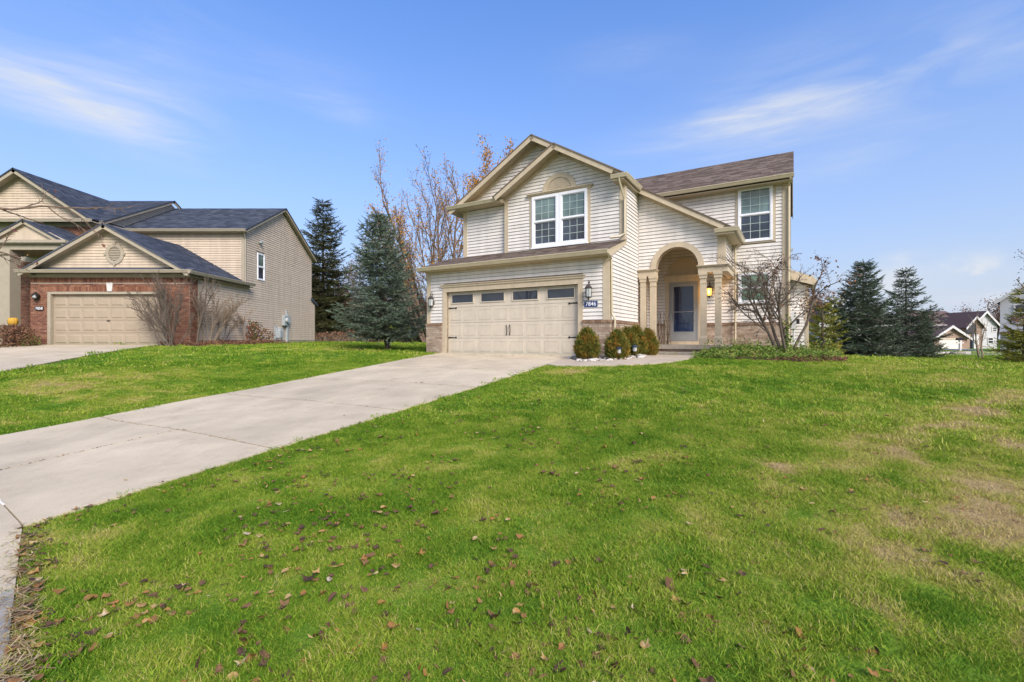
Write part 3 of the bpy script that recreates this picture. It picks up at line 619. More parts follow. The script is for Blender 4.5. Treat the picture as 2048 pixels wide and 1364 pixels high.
class Siding:
    def __init__(s,fr,mat,name='siding_board',h=.1143,limit=290,world=lambda p:p): s.fr=fr;s.mat=mat;s.n=name;s.h=h;s.L=[];s.lim=limit;s.w=world
    def wall(s,fn,poly,holes=(),z0=None,sub=1):
        sub_=sub
        zmin=min(p[1] for p in poly) if z0 is None else z0; zmax=max(p[1] for p in poly); P=[poly]+list(holes); k=0
        while zmin+k*s.h<zmax-.01:
            a=zmin+k*s.h; b=min(a+s.h,zmax); k+=1; mb=MB()
            gap=.013; parts=[]
            for q in range(sub):
                za=a+(b-a)*q/sub; zb=a+(b-a)*(q+1)/sub
                A_=spans(P,za+.003);B_=spans(P,zb-.003)
                if len(A_)!=len(B_): A_=B_=spans(P,(za+zb)/2)
                oa=.024-(.020)*q/sub; ob=.024-.020*(q+1)/sub
                z_lo=za+(gap if q==0 else 0)
                for (p0,p1),(q0,q1) in zip(A_,B_):
                    if p1-p0<.01 and q1-q0<.01: continue
                    m=None
                    for pr in parts:
                        if pr[0]<q1 and pr[1]>q0 and pr[2]<q: m=pr
                    if m is None: m=[p0,p1,q,MB()]; parts.append(m)
                    m[2]=q; m[3].hexa([fn(p0,z_lo,-.004),fn(p1,z_lo,-.004),fn(p1,z_lo,oa),fn(p0,z_lo,oa),fn(q0,zb,-.004),fn(q1,zb,-.004),fn(q1,zb,ob),fn(q0,zb,ob)])
            for pr in parts:
                c=np.mean(np.array(pr[3].v),0); s.L.append((float(np.hypot(*s.w(c)[:2])),pr[3]))
    def done(s):
        s.L.sort(key=lambda t:t[0]); st=MB()
        for i,(d,mb) in enumerate(s.L):
            if i<s.lim: s.fr.part(s.n,mb,s.mat)
            else: st.add(mb.v,mb.f)
        if st.v: s.fr.part('siding',st,s.mat,kind='stuff')
class Bricks:
    def __init__(s,fr,mats,limit=290,world=lambda p:p,name='brick'): s.fr=fr;s.m=mats;s.L=[];s.lim=limit;s.w=world;s.n=name
    def one(s,fn,s0,s1,z0,z1,o,cap=0):
        c=fn((s0+s1)/2,(z0+z1)/2,0); s.L.append((float(np.hypot(*s.w(c)[:2])),fn,s0,s1,z0,z1,o,cap))
    def wall(s,fn,poly,holes=(),L=.203,H=.0677,z0=None,start=0,g=.012):
        zb=min(p[1] for p in poly) if z0 is None else z0; zt=max(p[1] for p in poly); k=0
        while zb+(k+.6)*H<=zt+.001:
            a=zb+k*H; zc=a+H/2; off=(L/2 if k%2 else 0)
            for p,q in spans([poly]+list(holes),zc):
                x=p-off
                while x<q-.02:
                    a0=max(x,p);b0=min(x+L-g,q)
                    if b0-a0>.03: s.one(fn,a0,b0,a,a+H-g,.010+random.uniform(-.002,.003))
                    x+=L
            k+=1
    def row(s,fn,s0,s1,z0,z1,w=.0677,o=.012,cap=0,g=.010):
        n=max(1,round((s1-s0)/w)); w=(s1-s0)/n
        for i in range(n): s.one(fn,s0+i*w,s0+(i+1)*w-g,z0,z1,o+random.uniform(-.002,.003),cap)
    def done(s):
        s.L.sort(key=lambda t:t[0]); proto={}; st=[MB(),MB()]
        for i,(d,fn,s0,s1,z0,z1,o,cap) in enumerate(s.L):
            if i<s.lim:
                m=s.m[cap]; 
                if (m.name) not in proto: proto[m.name]=mesh('brick',MB().box(-.5,.5,-.5,.5,-.5,.5),m)
                c=fn((s0+s1)/2,(z0+z1)/2,(o-.012)/2); e=fn((s0+s1)/2+1,(z0+z1)/2,(o-.012)/2)
                along_y=abs(e[1]-c[1])>.5; t=o+.012
                sc=(t,s1-s0,z1-z0) if along_y else (s1-s0,t,z1-z0)
                link(s.n,proto[m.name],s.fr.e,tuple(np.array(c)-np.array(s.fr.b)),None,sc)
            else: bx(st[cap],fn,s0,s1,z0,z1,-.012,o,random.random())
        for k in (0,1):
            if st[k].v: s.fr.part('brickwork',st[k],s.m[k],rattr=True,kind='stuff')
def wallcore(fr,fn,poly,mat,th=.14,name='wall'):
    mb=MB(); mb.prism(poly,lambda p,q,t:fn(p,q,t),-.004,-th); return fr.part(name,mb,mat)
def strip2d(mb,fn,a,b,w,o0,o1,side=1):
    """board of width w laid along a->b in the wall plane (used for rakes)"""
    d=Vector((b[0]-a[0],b[1]-a[1])).normalized(); n=Vector((-d.y,d.x))*w*side
    p=[(a[0],a[1]),(b[0],b[1]),(b[0]+n.x,b[1]+n.y),(a[0]+n.x,a[1]+n.y)]
    mb.prism(p,lambda x,y,t:fn(x,y,t),o0,o1); return mb
def window(fr,fn,s0,s1,z0,z1,mats=('white','glassup','glasslow'),cols=3,rows=3,fw=.055,dep=.05,trim=None,tw=.09,sash2=True,low=True,split=.5,label=None,sill=False):
    if trim:
        mb=MB(); bx(mb,fn,s0-tw,s0,z0-tw*.7,z1+tw,.0,.034);bx(mb,fn,s1,s1+tw,z0-tw*.7,z1+tw,0,.034);bx(mb,fn,s0,s1,z1,z1+tw,0,.031);bx(mb,fn,s0,s1,z0-tw*.7,z0,0,.031)
        fr.part('window_trim',mb,MT[trim])
    mb=MB(); a=fw
    for (x0,x1,y0,y1) in ((s0,s0+a,z0,z1),(s1-a,s1,z0,z1),(s0+a,s1-a,z1-a,z1),(s0+a,s1-a,z0,z0+a)): bx(mb,fn,x0,x1,y0,y1,0,dep)
    zm=z0+(z1-z0)*split; bx(mb,fn,s0+a,s1-a,zm-.02,zm+.02,0,dep-.006)
    # sash stiles stepped behind the frame
    b=.028
    for (y0,y1,o) in ((zm+.02,z1-a,.034),(z0+a,zm-.02,.022)):
        bx(mb,fn,s0+a,s0+a+b,y0,y1,0,o);bx(mb,fn,s1-a-b,s1-a,y0,y1,0,o);bx(mb,fn,s0+a+b,s1-a-b,y1-b,y1,0,o);bx(mb,fn,s0+a+b,s1-a-b,y0,y0+b,0,o)
    W_=fr.part('window',mb,MT[mats[0]]); 
    if label: W_['label']=label
    for (y0,y1,o,m) in ((zm+.02+b,z1-a-b,.018,mats[1]),(z0+a+b,zm-.02-b,.008,mats[2])):
        mb=MB(); bx(mb,fn,s0+a+b,s1-a-b,y0,y1,0,o); fr.part('pane',mb,MT[m],parent=W_)
        if cols and (m==mats[1] or low):
            for i in range(1,cols):
                x=s0+a+b+(s1-s0-2*a-2*b)*i/cols; mb=MB(); bx(mb,fn,x-.008,x+.008,y0,y1,o+.001,o+.006); fr.part('muntin',mb,MT['muntin'],parent=W_)
            for i in range(1,rows):
                y=y0+(y1-y0)*i/rows; mb=MB(); bx(mb,fn,s0+a+b,s1-a-b,y-.008,y+.008,o+.002,o+.007); fr.part('muntin',mb,MT['muntin'],parent=W_)
    return W_
MT['muntin']=mk('window_grille',(.42,.50,.47),.5,.03,6)
def slab(mb,p,th):   # roof slab: 4 corner points of the upper face, thickness straight down
    lo=[(x,y,z-th) for x,y,z in p]; mb.hexa(lo+list(p)); return mb
def shingles(fr,p00,p10,p11,p01,mat,exp=.143,tab=.30,name='shingles',lim=None,keep=None):
    """courses of asphalt tabs over the roof quad p00-p10 (eave) p01-p11 (upper edge)"""
    P=[Vector(p) for p in (p00,p10,p11,p01)]; H=((P[3]+P[2])/2-(P[0]+P[1])/2).length; nrow=max(1,int(H/exp)); V=[];F=[];R=[]
    nrm=(P[1]-P[0]).cross(P[3]-P[0]).normalized(); 
    if nrm.z<0: nrm=-nrm
    for r in range(nrow):
        t0=r/nrow;t1=min(1,(r+1.02)/nrow); A0=P[0].lerp(P[3],t0);B0=P[1].lerp(P[2],t0);A1=P[0].lerp(P[3],t1);B1=P[1].lerp(P[2],t1)
        W_=(B0-A0).length; n=max(1,int(W_/tab)); off=random.random(); cuts=[0]+[min(1,max(0,(i+off+random.uniform(-.15,.15))/n)) for i in range(n)]+[1]
        for i in range(len(cuts)-1):
            a,b=cuts[i],cuts[i+1]
            if b-a<.002: continue
            h=.008+.006*random.random(); o=len(V)
            q=[A0.lerp(B0,a),A0.lerp(B0,b),A1.lerp(B1,b),A1.lerp(B1,a)]
            if keep and not keep((q[0]+q[2])/2): continue
            V+=[q[0]+nrm*h,q[1]+nrm*h,q[2]+nrm*.002,q[3]+nrm*.002,q[0],q[1]]; F+=[(o,o+1,o+2,o+3),(o,o+4,o+5,o+1)]; R+=[random.random()]*6
    if not V: return
    V=[tuple(v-Vector(fr.b)) for v in V]; o=link(name,npmesh(name,V,np.array(F),mat,R),fr.e); o['kind']='stuff'; return o
def gutter(mb,a,b,out,w=.12,h=.12):
    """K-style gutter from a to b (top back edge), out = horizontal unit vector away from the wall"""
    a=Vector(a);b=Vector(b);o=Vector(out); prof=[(0,0),(w,0),(w,-.025),(w*.92,-.035),(w*.62,-h),(0,-h)]
    n=len(prof); vs=[a+o*p+Vector((0,0,q)) for p,q in prof]+[b+o*p+Vector((0,0,q)) for p,q in prof]
    mb.add(vs,[tuple(range(n)),tuple(reversed(range(n,2*n)))]+[(i,i+n,(i+1)%n+n,(i+1)%n) for i in range(n)]); return mb
def downspout(fr,pts,mat,w=.035,name='downspout'):
    mb=MB(); mb.tube(pts,w,4); return fr.part(name,mb,mat)
def textmesh(s,size,depth,mat,name='digits'):
    cu=bpy.data.curves.new('t','FONT'); cu.body=s; cu.size=size; cu.extrude=depth; cu.align_x='CENTER'; cu.align_y='CENTER'; cu.offset=.0008
    ob=bpy.data.objects.new('t',cu); COL.objects.link(ob); dg=bpy.context.evaluated_depsgraph_get(); me=bpy.data.meshes.new_from_object(ob.evaluated_get(dg)); me.name=name
    bpy.data.objects.remove(ob); me.materials.clear(); me.materials.append(mat); return me
# ================================================================ main house
base=(-4.49,12.85,1.10); bw=UV(*base)
H=Frame('house',base,-YAW,'cream-sided two-storey house with a two-car garage, arched porch and brown roof','house',world=bw)
S=Siding(H,MT['siding'],world=lambda p:UV(*p)); BR=Bricks(H,(MT['brick'],MT['brickcap']),world=lambda p:UV(*p))
UL,UR=-11.23,-4.49; UL2=-10.76; VG,VB1,VL,VE,VW=12.85,14.29,14.41,15.77,17.69; UE,UW=-1.81,-.10
Z0=1.18; ZL=2.23; PZ=.59; ZRIDGE=8.60; URDG=-7.6
zr=lambda u:ZRIDGE-PZ*abs(u-URDG)
# --- garage front
f=FR(VG); DL,DR_,DT=-10.36,-5.42,3.30
wallcore(H,f,[(UL,.8),(DL-.0,.8),(DL,DT),(DR_,DT),(DR_,.8),(UR,.8),(UR,4.3),(UL,4.3)],MT['lapshade'],.2)
S.wall(f,rect(UL+.17,UR-.17,ZL,4.12),[rect(DL-.14,DR_+.14,ZL-.5,DT+.26)])
mbm=MB(); bx(mbm,f,UL+.01,DL-.16,.9,ZL-.02,-.002,.055); H.part('brick_backing',mbm,MT['mortar2']); mbm=MB(); bx(mbm,f,DR_+.16,UR-.012,.9,ZL-.02,-.002,.055); H.part('brick_backing',mbm,MT['mortar2'])
fb=FR(VG-.055); rb=RT(UR+.055)
for a,b in ((UL,DL-.15),(DR_+.15,UR+.055)):
    BR.wall(fb,rect(a,b,1.14,ZL-.09),z0=1.14); BR.row(fb,a-.01,b+.01,ZL-.085,ZL-.005,o=.03,cap=1)
# side brick
mbm=MB(); bx(mbm,RT(UR),VG-.053,VE-.1,.9,ZL-.02,-.002,.055); H.part('brick_backing',mbm,MT['mortar2'])
BR.wall(rb,rect(VG-.06,VE-.12,1.14,ZL-.09),z0=1.14); BR.row(rb,VG-.08,VE-.1,ZL-.085,ZL-.005,o=.03,cap=1)
# trims on garage
mb=MB()
bx(mb,f,UL,UL+.17,ZL,4.12,0,.028); H.part('corner_board',mb,MT['trim']); mb=MB(); bx(mb,f,UR-.17,UR+.028,ZL,4.12,0,.028); H.part('corner_board',mb,MT['trim'])
mb=MB(); bx(mb,RT(UR),VG+.001,VG+.17,ZL,4.05,.001,.026); H.part('corner_board',mb,MT['trim'])
mb=MB(); bx(mb,f,DL-.15,DL,1.15,DT,-.15,.040); H.part('door_jamb',mb,MT['trim'])
mb=MB(); bx(mb,f,DR_,DR_+.15,1.15,DT,-.15,.040); H.part('door_jamb',mb,MT['trim'])
mb=MB(); bx(mb,f,DL-.15,DR_+.15,DT,DT+.17,-.15,.042); bx(mb,f,DL-.19,DR_+.19,DT+.17,DT+.235,0,.075); bx(mb,f,DL-.22,DR_+.22,DT+.235,DT+.26,0,.105); H.part('door_header',mb,MT['trim'])
# garage door: four sections, window lights on top, short ribbed panels below
gd=MB(); vo=-.11; secs=[1.18,1.71,2.24,2.77,3.30]
for i in range(4): bx(gd,f,DL,DR_,secs[i]+.004,secs[i+1]-.004,vo-.05,vo)
GD=H.part('garage_door',gd,MT['door'],label='tan carriage style garage door with four windows')
pw=(DR_-DL)/8
for r in range(3):
    for c in range(8):
        a=DL+pw*c+.065; b=DL+pw*(c+1)-.065; z0=secs[r]+.085; z1=secs[r+1]-.085; mb=MB()
        bx(mb,f,a,b,z1-.018,z1,vo,vo+.008);bx(mb,f,a,b,z0,z0+.018,vo,vo+.008);bx(mb,f,a,a+.018,z0+.018,z1-.018,vo,vo+.008);bx(mb,f,b-.018,b,z0+.018,z1-.018,vo,vo+.008)
        n=5; w_=(b-a-.05)/n
        for k in range(n): bx(mb,f,a+.025+k*w_+.004,a+.025+(k+1)*w_-.004,z0+.024,z1-.024,vo,vo+.0035)
        H.part('door_panel',mb,MT['door'],parent=GD)
for c in range(4):
    a=DL+pw*2*c+.14; b=DL+pw*2*(c+1)-.14; z0=secs[3]+.13; z1=secs[4]-.07; mb=MB()
    for q in ((a,b,z1-.03,z1),(a,b,z0,z0+.03),(a,a+.03,z0+.03,z1-.03),(b-.03,b,z0+.03,z1-.03)): bx(mb,f,*q,vo,vo+.025)
    H.part('window_frame',mb,MT['door'],parent=GD); mb=MB(); bx(mb,f,a+.03,b-.03,z0+.03,z1-.03,vo,vo+.008); H.part('pane',mb,MT['glassdark'],parent=GD)
for side in (0,1):
    for z in (secs[1]+0.02,secs[3]-.02):
        x0=DL+.01 if side==0 else DR_-.01; d=1 if side==0 else -1; mb=MB(); pts=[(x0,z-.025),(x0+d*.30,z-.010),(x0+d*.30,z+.010),(x0,z+.025)]
        mb.prism(pts,lambda p,q,t:f(p,q,t),vo,vo+.014); c=x0+d*.325
        mb.prism([(c+.035*math.cos(t),z+.035*math.sin(t)) for t in np.linspace(0,5.3,6)],lambda p,q,t:f(p,q,t),vo,vo+.016); H.part('strap_hinge',mb,MT['iron'],parent=GD)
for x in (-7.95,-7.83):
    mb=MB(); mb.tube([f(x-.01,2.14,vo),f(x-.02,2.12,vo+.03),f(x+.02,2.04,vo+.05),f(x+.02,1.92,vo+.05),f(x-.01,1.83,vo+.03),f(x,1.81,vo)],[.012,.014,.012,.012,.014,.016],6); H.part('pull_handle',mb,MT['iron'],parent=GD)
# --- skirt roof over the garage
VGU=12.50; zs=lambda v:4.17+.33*(v-VGU)
mb=MB(); slab(mb,[(UL-.08,VGU,zs(VGU)),(UR+.06,VGU,zs(VGU)),(UR+.06,VB1+.05,zs(VB1+.05)),(UL-.08,VB1+.05,zs(VB1+.05))],.09); H.part('roof',mb,MT['soffit'])
shingles(H,(UL-.10,VGU-.03,zs(VGU-.03)+.004),(UR+.09,VGU-.03,zs(VGU-.03)+.004),(UR+.09,VB1,zs(VB1)+.004),(UL-.10,VB1,zs(VB1)+.004),MT['shingle'])
mb=MB(); gutter(mb,(UL-.12,VGU,zs(VGU)+.0),(UR+.11,VGU,zs(VGU)),(0,-1,0)); H.part('gutter',mb,MT['gutter'])
mb=MB(); mb.box(UL-.0,UR+.0,VGU+.0,VG-.0,4.035,4.06); H.part('soffit',mb,MT['soffit'])
mb=MB(); bx(mb,f,UL,UR,3.98,4.035,.0,.032); H.part('frieze_board',mb,MT['trim'])
r=RT(UR)
mb=MB(); mb.prism([(VGU,4.03),(VGU,4.16),(VB1,zs(VB1)-.01),(VB1,zs(VB1)-.14),(VG,4.03)],lambda p,q,t:r(p,q,t),.0,.058); H.part('rake_board',mb,MT['trim'])
# --- side wall of the garage block
sp=[(VG,.8),(VW,.8),(VW,zr(UR)),(VB1,zr(UR)),(VB1,4.7),(VG,4.2)]
wallcore(H,r,sp,MT['lapshade'],.2)
S.wall(r,[(VG+.17,ZL),(VE-.0,ZL),(VE,zr(UR)-.18),(VB1+.02,zr(UR)-.18),(VB1+.02,4.62),(VG+.17,4.06)])
S.wall(r,[(VE+.02,1.49),(VW,1.49),(VW,5.0),(VE+.02,5.0)])
# --- upper front wall with bay gable and the big gable behind it
f2=FR(VB1); BL=-8.86; UPK=-6.70; ZPK=8.06; zg=lambda u:ZPK-PZ*abs(u-UPK)
pol=[(BL,4.6),(UR,4.6),(UR,zg(UR)-.03),(UPK,ZPK-.03),(BL,zg(BL)-.03)]
wallcore(H,f2,pol,MT['lapshade'],.25)
WX0,WX1,WZ0,WZ1=-7.73,-5.70,4.83,6.56
S.wall(f2,[(BL+.15,4.72),(UR-.15,4.72),(UR-.15,zg(UR)-.16),(UPK,ZPK-.16),(BL+.15,zg(BL+.15)-.16)],[rect(WX0-.10,WX1+.10,4.6,WZ1+.12),[( -6.715+.59*math.cos(t),WZ1+.10+.56*math.sin(t)) for t in np.linspace(0,math.pi,16)]],z0=4.72-.05)
mb=MB(); bx(mb,f2,BL,BL+.15,4.7,zg(BL)-.12,0,.03); H.part('corner_board',mb,MT['trim'])
mb=MB(); bx(mb,f2,UR-.15,UR+.028,4.72,zg(UR)-.12,0,.03); H.part('corner_board',mb,MT['trim'])
mb=MB(); bx(mb,r,VB1+.001,VB1+.15,4.80,zr(UR)-.18,.001,.026); H.part('corner_board',mb,MT['trim'])
mb=MB(); bx(mb,LF(BL),VB1+.001,VL,4.7,6.6,.0,.0201); H.part('corner_board',mb,MT['trim'])
# big window pair
mid=(WX0+WX1)/2
mb=MB(); bx(mb,f2,WX0-.10,WX0,WZ0-.05,WZ1,0,.034);H.part('window_trim',mb,MT['trim']);mb=MB();bx(mb,f2,WX1,WX1+.10,WZ0-.05,WZ1,0,.034); H.part('window_trim',mb,MT['trim'])
mb=MB(); bx(mb,f2,WX0-.13,WX1+.13,WZ1,WZ1+.05,0,.06);bx(mb,f2,WX0-.17,WX1+.17,WZ1+.05,WZ1+.085,0,.095);bx(mb,f2,WX0-.20,WX1+.20,WZ1+.085,WZ1+.11,0,.12); H.part('window_head',mb,MT['trim'])
window(H,f2,WX0,mid-.02,WZ0,WZ1,fw=.085,dep=.07); window(H,f2,mid+.02,WX1,WZ0,WZ1,fw=.085,dep=.07)
mb=MB(); bx(mb,f2,mid-.02,mid+.02,WZ0,WZ1,0,.06); bx(mb,f2,WX0-.02,WX1+.02,WZ0-.06,WZ0-.002,0,.095); H.part('window_mullion',mb,MT['white'])
# sunburst above the window
zc=WZ1+.11; arc=lambda R,a0=0,a1=math.pi,n=24:[(mid+R*math.cos(t),zc+R*.94*math.sin(t)) for t in np.linspace(a0,a1,n)]
mb=MB(); mb.prism(arc(.62)+arc(.45)[::-1],lambda p,q,t:f2(p,q,t),0,.045); SB=H.part('sunburst_panel',mb,MT['trim'])
mb=MB(); mb.prism(arc(.45),lambda p,q,t:f2(p,q,t),-.02,.012); H.part('sunburst_field',mb,MT['trim'],parent=SB)
for k in range(15):
    a0=math.pi*(k+.14)/15; a1=math.pi*(k+.86)/15; mb=MB()
    mb.prism([(mid+R*math.cos(a),zc+R*.94*math.sin(a)) for R,a in ((.10,a0),(.43,a0),(.43,a1),(.10,a1))],lambda p,q,t:f2(p,q,t),.0,.024); H.part('sunburst_ray',mb,MT['trim'],parent=SB)
# left part of the upper wall, big gable
f3=FR(VL)
wallcore(H,f3,[(UL2,4.4),(-4.9,4.4),(-4.9,zr(-4.9)-.1),(URDG,ZRIDGE-.06),(UL2,zr(UL2)-.06)],MT['lapshade'],.2)
S.wall(f3,rect(UL2+.15,BL-.02,4.72,6.50),z0=4.67); S.wall(f3,[(-10.6,6.76),(-6.75,6.76),(-6.75,8.0),(URDG,ZRIDGE-.17)],z0=6.70)
mb=MB(); bx(mb,f3,UL2-.02,UL2+.15,4.66,6.5,0,.03); H.part('corner_board',mb,MT['trim'])
wallcore(H,LF(UL2),[(VL,.8),(23.6,.8),(23.6,zr(UL2)),(VL,zr(UL2))],MT['siding'],.2)
wallcore(H,LF(UL),[(VG+.2,.8),(18.5,.8),(18.5,4.2),(VG+.2,4.2)],MT['siding'],.2)
wallcore(H,BK(23.6),[(UL2,.8),(-4.5,.8),(-4.5,6.6),(URDG,ZRIDGE-.1),(UL2,6.6)],MT['siding'],.2)
# pent return with gutter under the big gable
mb=MB(); mb.hexa([(-11.08,13.98,6.52),(BL+.02,13.98,6.52),(BL+.02,VL,6.52),(-11.08,VL,6.52),(-11.08,13.98,6.62),(BL+.02,13.98,6.62),(BL+.02,VL,6.76),(-11.08,VL,6.76)]); H.part('soffit',mb,MT['soffit'])
mb=MB(); gutter(mb,(-11.20,13.98,6.66),(BL-.10,13.98,6.66),(0,-1,0)); H.part('gutter',mb,MT['gutter'])
# main roof
ue=-4.36
mb=MB(); slab(mb,[(URDG,13.98,ZRIDGE),(-11.14,13.98,zr(-11.14)),(-11.14,23.9,zr(-11.14)),(URDG,23.9,ZRIDGE)],.10); H.part('roof',mb,MT['soffit'])
mb=MB(); slab(mb,[(URDG,13.98,ZRIDGE),(ue,13.98,zr(ue)),(ue,17.6,zr(ue)),(URDG,17.6,ZRIDGE)],.10); slab(mb,[(URDG,17.6,ZRIDGE),(-4.75,17.6,zr(-4.75)),(-4.75,23.9,zr(-4.75)),(URDG,23.9,ZRIDGE)],.10); H.part('roof',mb,MT['soffit'])
shingles(H,(-11.2,23.9,zr(-11.2)),(-11.2,13.95,zr(-11.2)),(URDG,13.95,ZRIDGE),(URDG,23.9,ZRIDGE),MT['shingle'])
shingles(H,(ue+.04,13.95,zr(ue+.04)),(ue+.04,17.6,zr(ue+.04)),(URDG,17.6,ZRIDGE),(URDG,13.95,ZRIDGE),MT['shingle'])
shingles(H,(-4.75,17.6,zr(-4.75)),(-4.75,23.9,zr(-4.75)),(URDG,23.9,ZRIDGE),(URDG,17.6,ZRIDGE),MT['shingle'])
# rakes of the big gable
fk=FR(13.98)
mb=MB(); strip2d(mb,fk,(-11.18,zr(-11.18)-.0),(URDG,ZRIDGE),.17,0,.03,-1); strip2d(mb,fk,(URDG,ZRIDGE),(-6.6,zr(-6.6)),.17,0,.03,-1); H.part('rake_board',mb,MT['trim'])
mb=MB(); strip2d(mb,fk,(-11.22,zr(-11.22)+.02),(URDG,ZRIDGE+.02),.035,.03,.05,-1); strip2d(mb,fk,(URDG,ZRIDGE+.02),(-6.6,zr(-6.6)+.02),.035,.03,.05,-1); H.part('drip_edge',mb,MT['shingle'])
mb=MB(); strip2d(mb,f3,(-10.9,zr(-10.9)-.10),(URDG,ZRIDGE-.10),.14,.0,.03,-1); strip2d(mb,f3,(URDG,ZRIDGE-.10),(-6.7,zr(-6.7)-.10),.14,.0,.03,-1); H.part('frieze_board',mb,MT['trim'])
# bay gable roof
VF=13.84; uL=-9.04
mb=MB(); slab(mb,[(UPK,VF,ZPK+.012),(uL,VF,zg(uL)+.012),(uL,VL,zg(uL)+.012),(UPK,VL,ZPK+.012)],.10); slab(mb,[(UPK,VF,ZPK+.012),(ue,VF,zg(ue)+.012),(ue,13.975,zg(ue)+.012),(UPK,13.975,ZPK+.012)],.10); H.part('roof',mb,MT['soffit'])
shingles(H,(uL-.05,VL,zg(uL-.05)+.016),(uL-.05,VF-.03,zg(uL-.05)+.016),(UPK,VF-.03,ZPK+.016),(UPK,VL,ZPK+.016),MT['shingle'])
shingles(H,(ue+.04,VF-.03,zg(ue+.04)+.016),(ue+.04,13.99,zg(ue+.04)+.016),(UPK,13.99,ZPK+.016),(UPK,VF-.03,ZPK+.016),MT['shingle'])
fk=FR(VF)
mb=MB(); strip2d(mb,fk,(uL,zg(uL)+.01),(UPK,ZPK+.01),.17,0,.03,-1); strip2d(mb,fk,(UPK,ZPK+.01),(ue-.30,zg(ue-.30)+.01),.17,0,.03,-1); H.part('rake_board',mb,MT['trim'])
mb=MB(); strip2d(mb,fk,(uL-.05,zg(uL-.05)+.03),(UPK,ZPK+.03),.035,.03,.055,-1); strip2d(mb,fk,(UPK,ZPK+.03),(ue,zg(ue)+.03),.035,.03,.055,-1); H.part('drip_edge',mb,MT['shingle'])
mb=MB(); strip2d(mb,f2,(BL,zg(BL)-.09),(UPK,ZPK-.09),.13,.0,.028,-1); strip2d(mb,f2,(UPK,ZPK-.09),(UR,zg(UR)-.09),.13,.0,.028,-1); H.part('frieze_board',mb,MT['trim'])
# boxed eave and gutter along the side wall
mb=MB(); mb.box(UR-.25,ue,VF,VE-.34,6.50,6.53); mb.box(UR-.25,ue+.0,VF-.0,VF+.03,6.53,6.66); H.part('soffit',mb,MT['soffit'])
mb=MB(); gutter(mb,(ue,VF-.03,6.68),(ue,VE-.36,6.68),(1,0,0)); mb2=gutter(mb,(UR-.28,VF,6.68),(ue+.11,VF,6.68),(0,-1,0),.07); H.part('gutter',mb,MT['gutter'])
downspout(H,[(UR-.02,VF-.03,6.56),(UR-.02,VF+.02,6.46),(UR+.03,VB1-.08,6.0),(UR+.03,VB1-.08,4.95),(UR-.10,VB1-.20,4.84),(UR-.35,VB1-.35,4.80)],MT['gutter'])
downspout(H,[(UR+.08,VGU-.06,4.08),(UR+.07,VG+.02,3.95),(UR+.07,VG+.06,2.42),(UR+.15,VG+.08,2.25),(UR+.13,VG+.05,1.2)],MT['gutter'])
# --- entry: arched front wall, entablature, columns
f4=FR(VE); AC=-3.23; AZ=3.99; AR=.665
arcp=[(AC+AR*math.cos(t),AZ+AR*math.sin(t)) for t in np.linspace(0,math.pi,28)]
out=[(UR,AZ)]+[(AC-AR,AZ)]+arcp[::-1][1:-1]+[(AC+AR,AZ),(UE,AZ),(UE,zr(UE)-.08),(UR,zr(UR)-.08)]
mb=MB(); mb.prism(out,lambda p,q,t:f4(p,q,t),-.004,-.24); H.part('wall',mb,MT['lapshade'])
AO=.835
S.wall(f4,[(UR+.02,AZ),(UE-.20,AZ),(UE-.20,zr(UE-.2)-.22),(UR+.02,zr(UR+.02)-.22)],[[(AC+AO*.97*math.cos(t),AZ+AO*.97*math.sin(t)) for t in np.linspace(0,math.pi,30)]+[(AC-AO*.97,AZ-.1),(AC+AO*.97,AZ-.1)]],sub=2)
ri=[(AC+AR*math.cos(t),AZ+AR*math.sin(t)) for t in np.linspace(0,math.pi,32)]; ro=[(AC+AO*math.cos(t),AZ+AO*math.sin(t)) for t in np.linspace(0,math.pi,32)]
mb=MB()
for i in range(31): mb.prism([ri[i],ro[i],ro[i+1],ri[i+1]],lambda p,q,t:f4(p,q,t),-.26,.05)
H.part('arch_trim',mb,MT['trim'])
mb=MB(); bx(mb,f4,UE-.20,UE+.028,AZ,zr(UE)-.12,0,.03); H.part('corner_board',mb,MT['trim'])
def entab(a,b,side):
    mb=MB(); bx(mb,f4,a,b,3.76,3.93,-.30,.10); bx(mb,f4,a-.02,b+.02,3.93,3.965,-.30,.14); bx(mb,f4,a-.04,b+.04,3.965,AZ-.002,-.30,.17); H.part('entablature',mb,MT['trim'])
entab(UR+.02,AC-AR,0); entab(AC+AR,UE+.10,1)
rE=RT(UE)
mb=MB(); bx(mb,rE,VE+.30,VW,3.76,3.93,-.10,.10); bx(mb,rE,VE+.30,VW,3.93,3.965,-.1,.12); bx(mb,rE,VE+.30,VW,3.965,AZ-.002,-.1,.14); H.part('entablature',mb,MT['trim'])
wallcore(H,rE,[(VE,AZ),(VW,AZ),(VW,zr(UE)-.05),(VE,zr(UE)-.05)],MT['lapshade'],.12)
S.wall(rE,rect(VE+.18,VW,AZ,zr(UE)-.15)); mb=MB(); bx(mb,rE,VE+.001,VE+.18,AZ,zr(UE)-.15,.001,.026); H.part('corner_board',mb,MT['trim'])
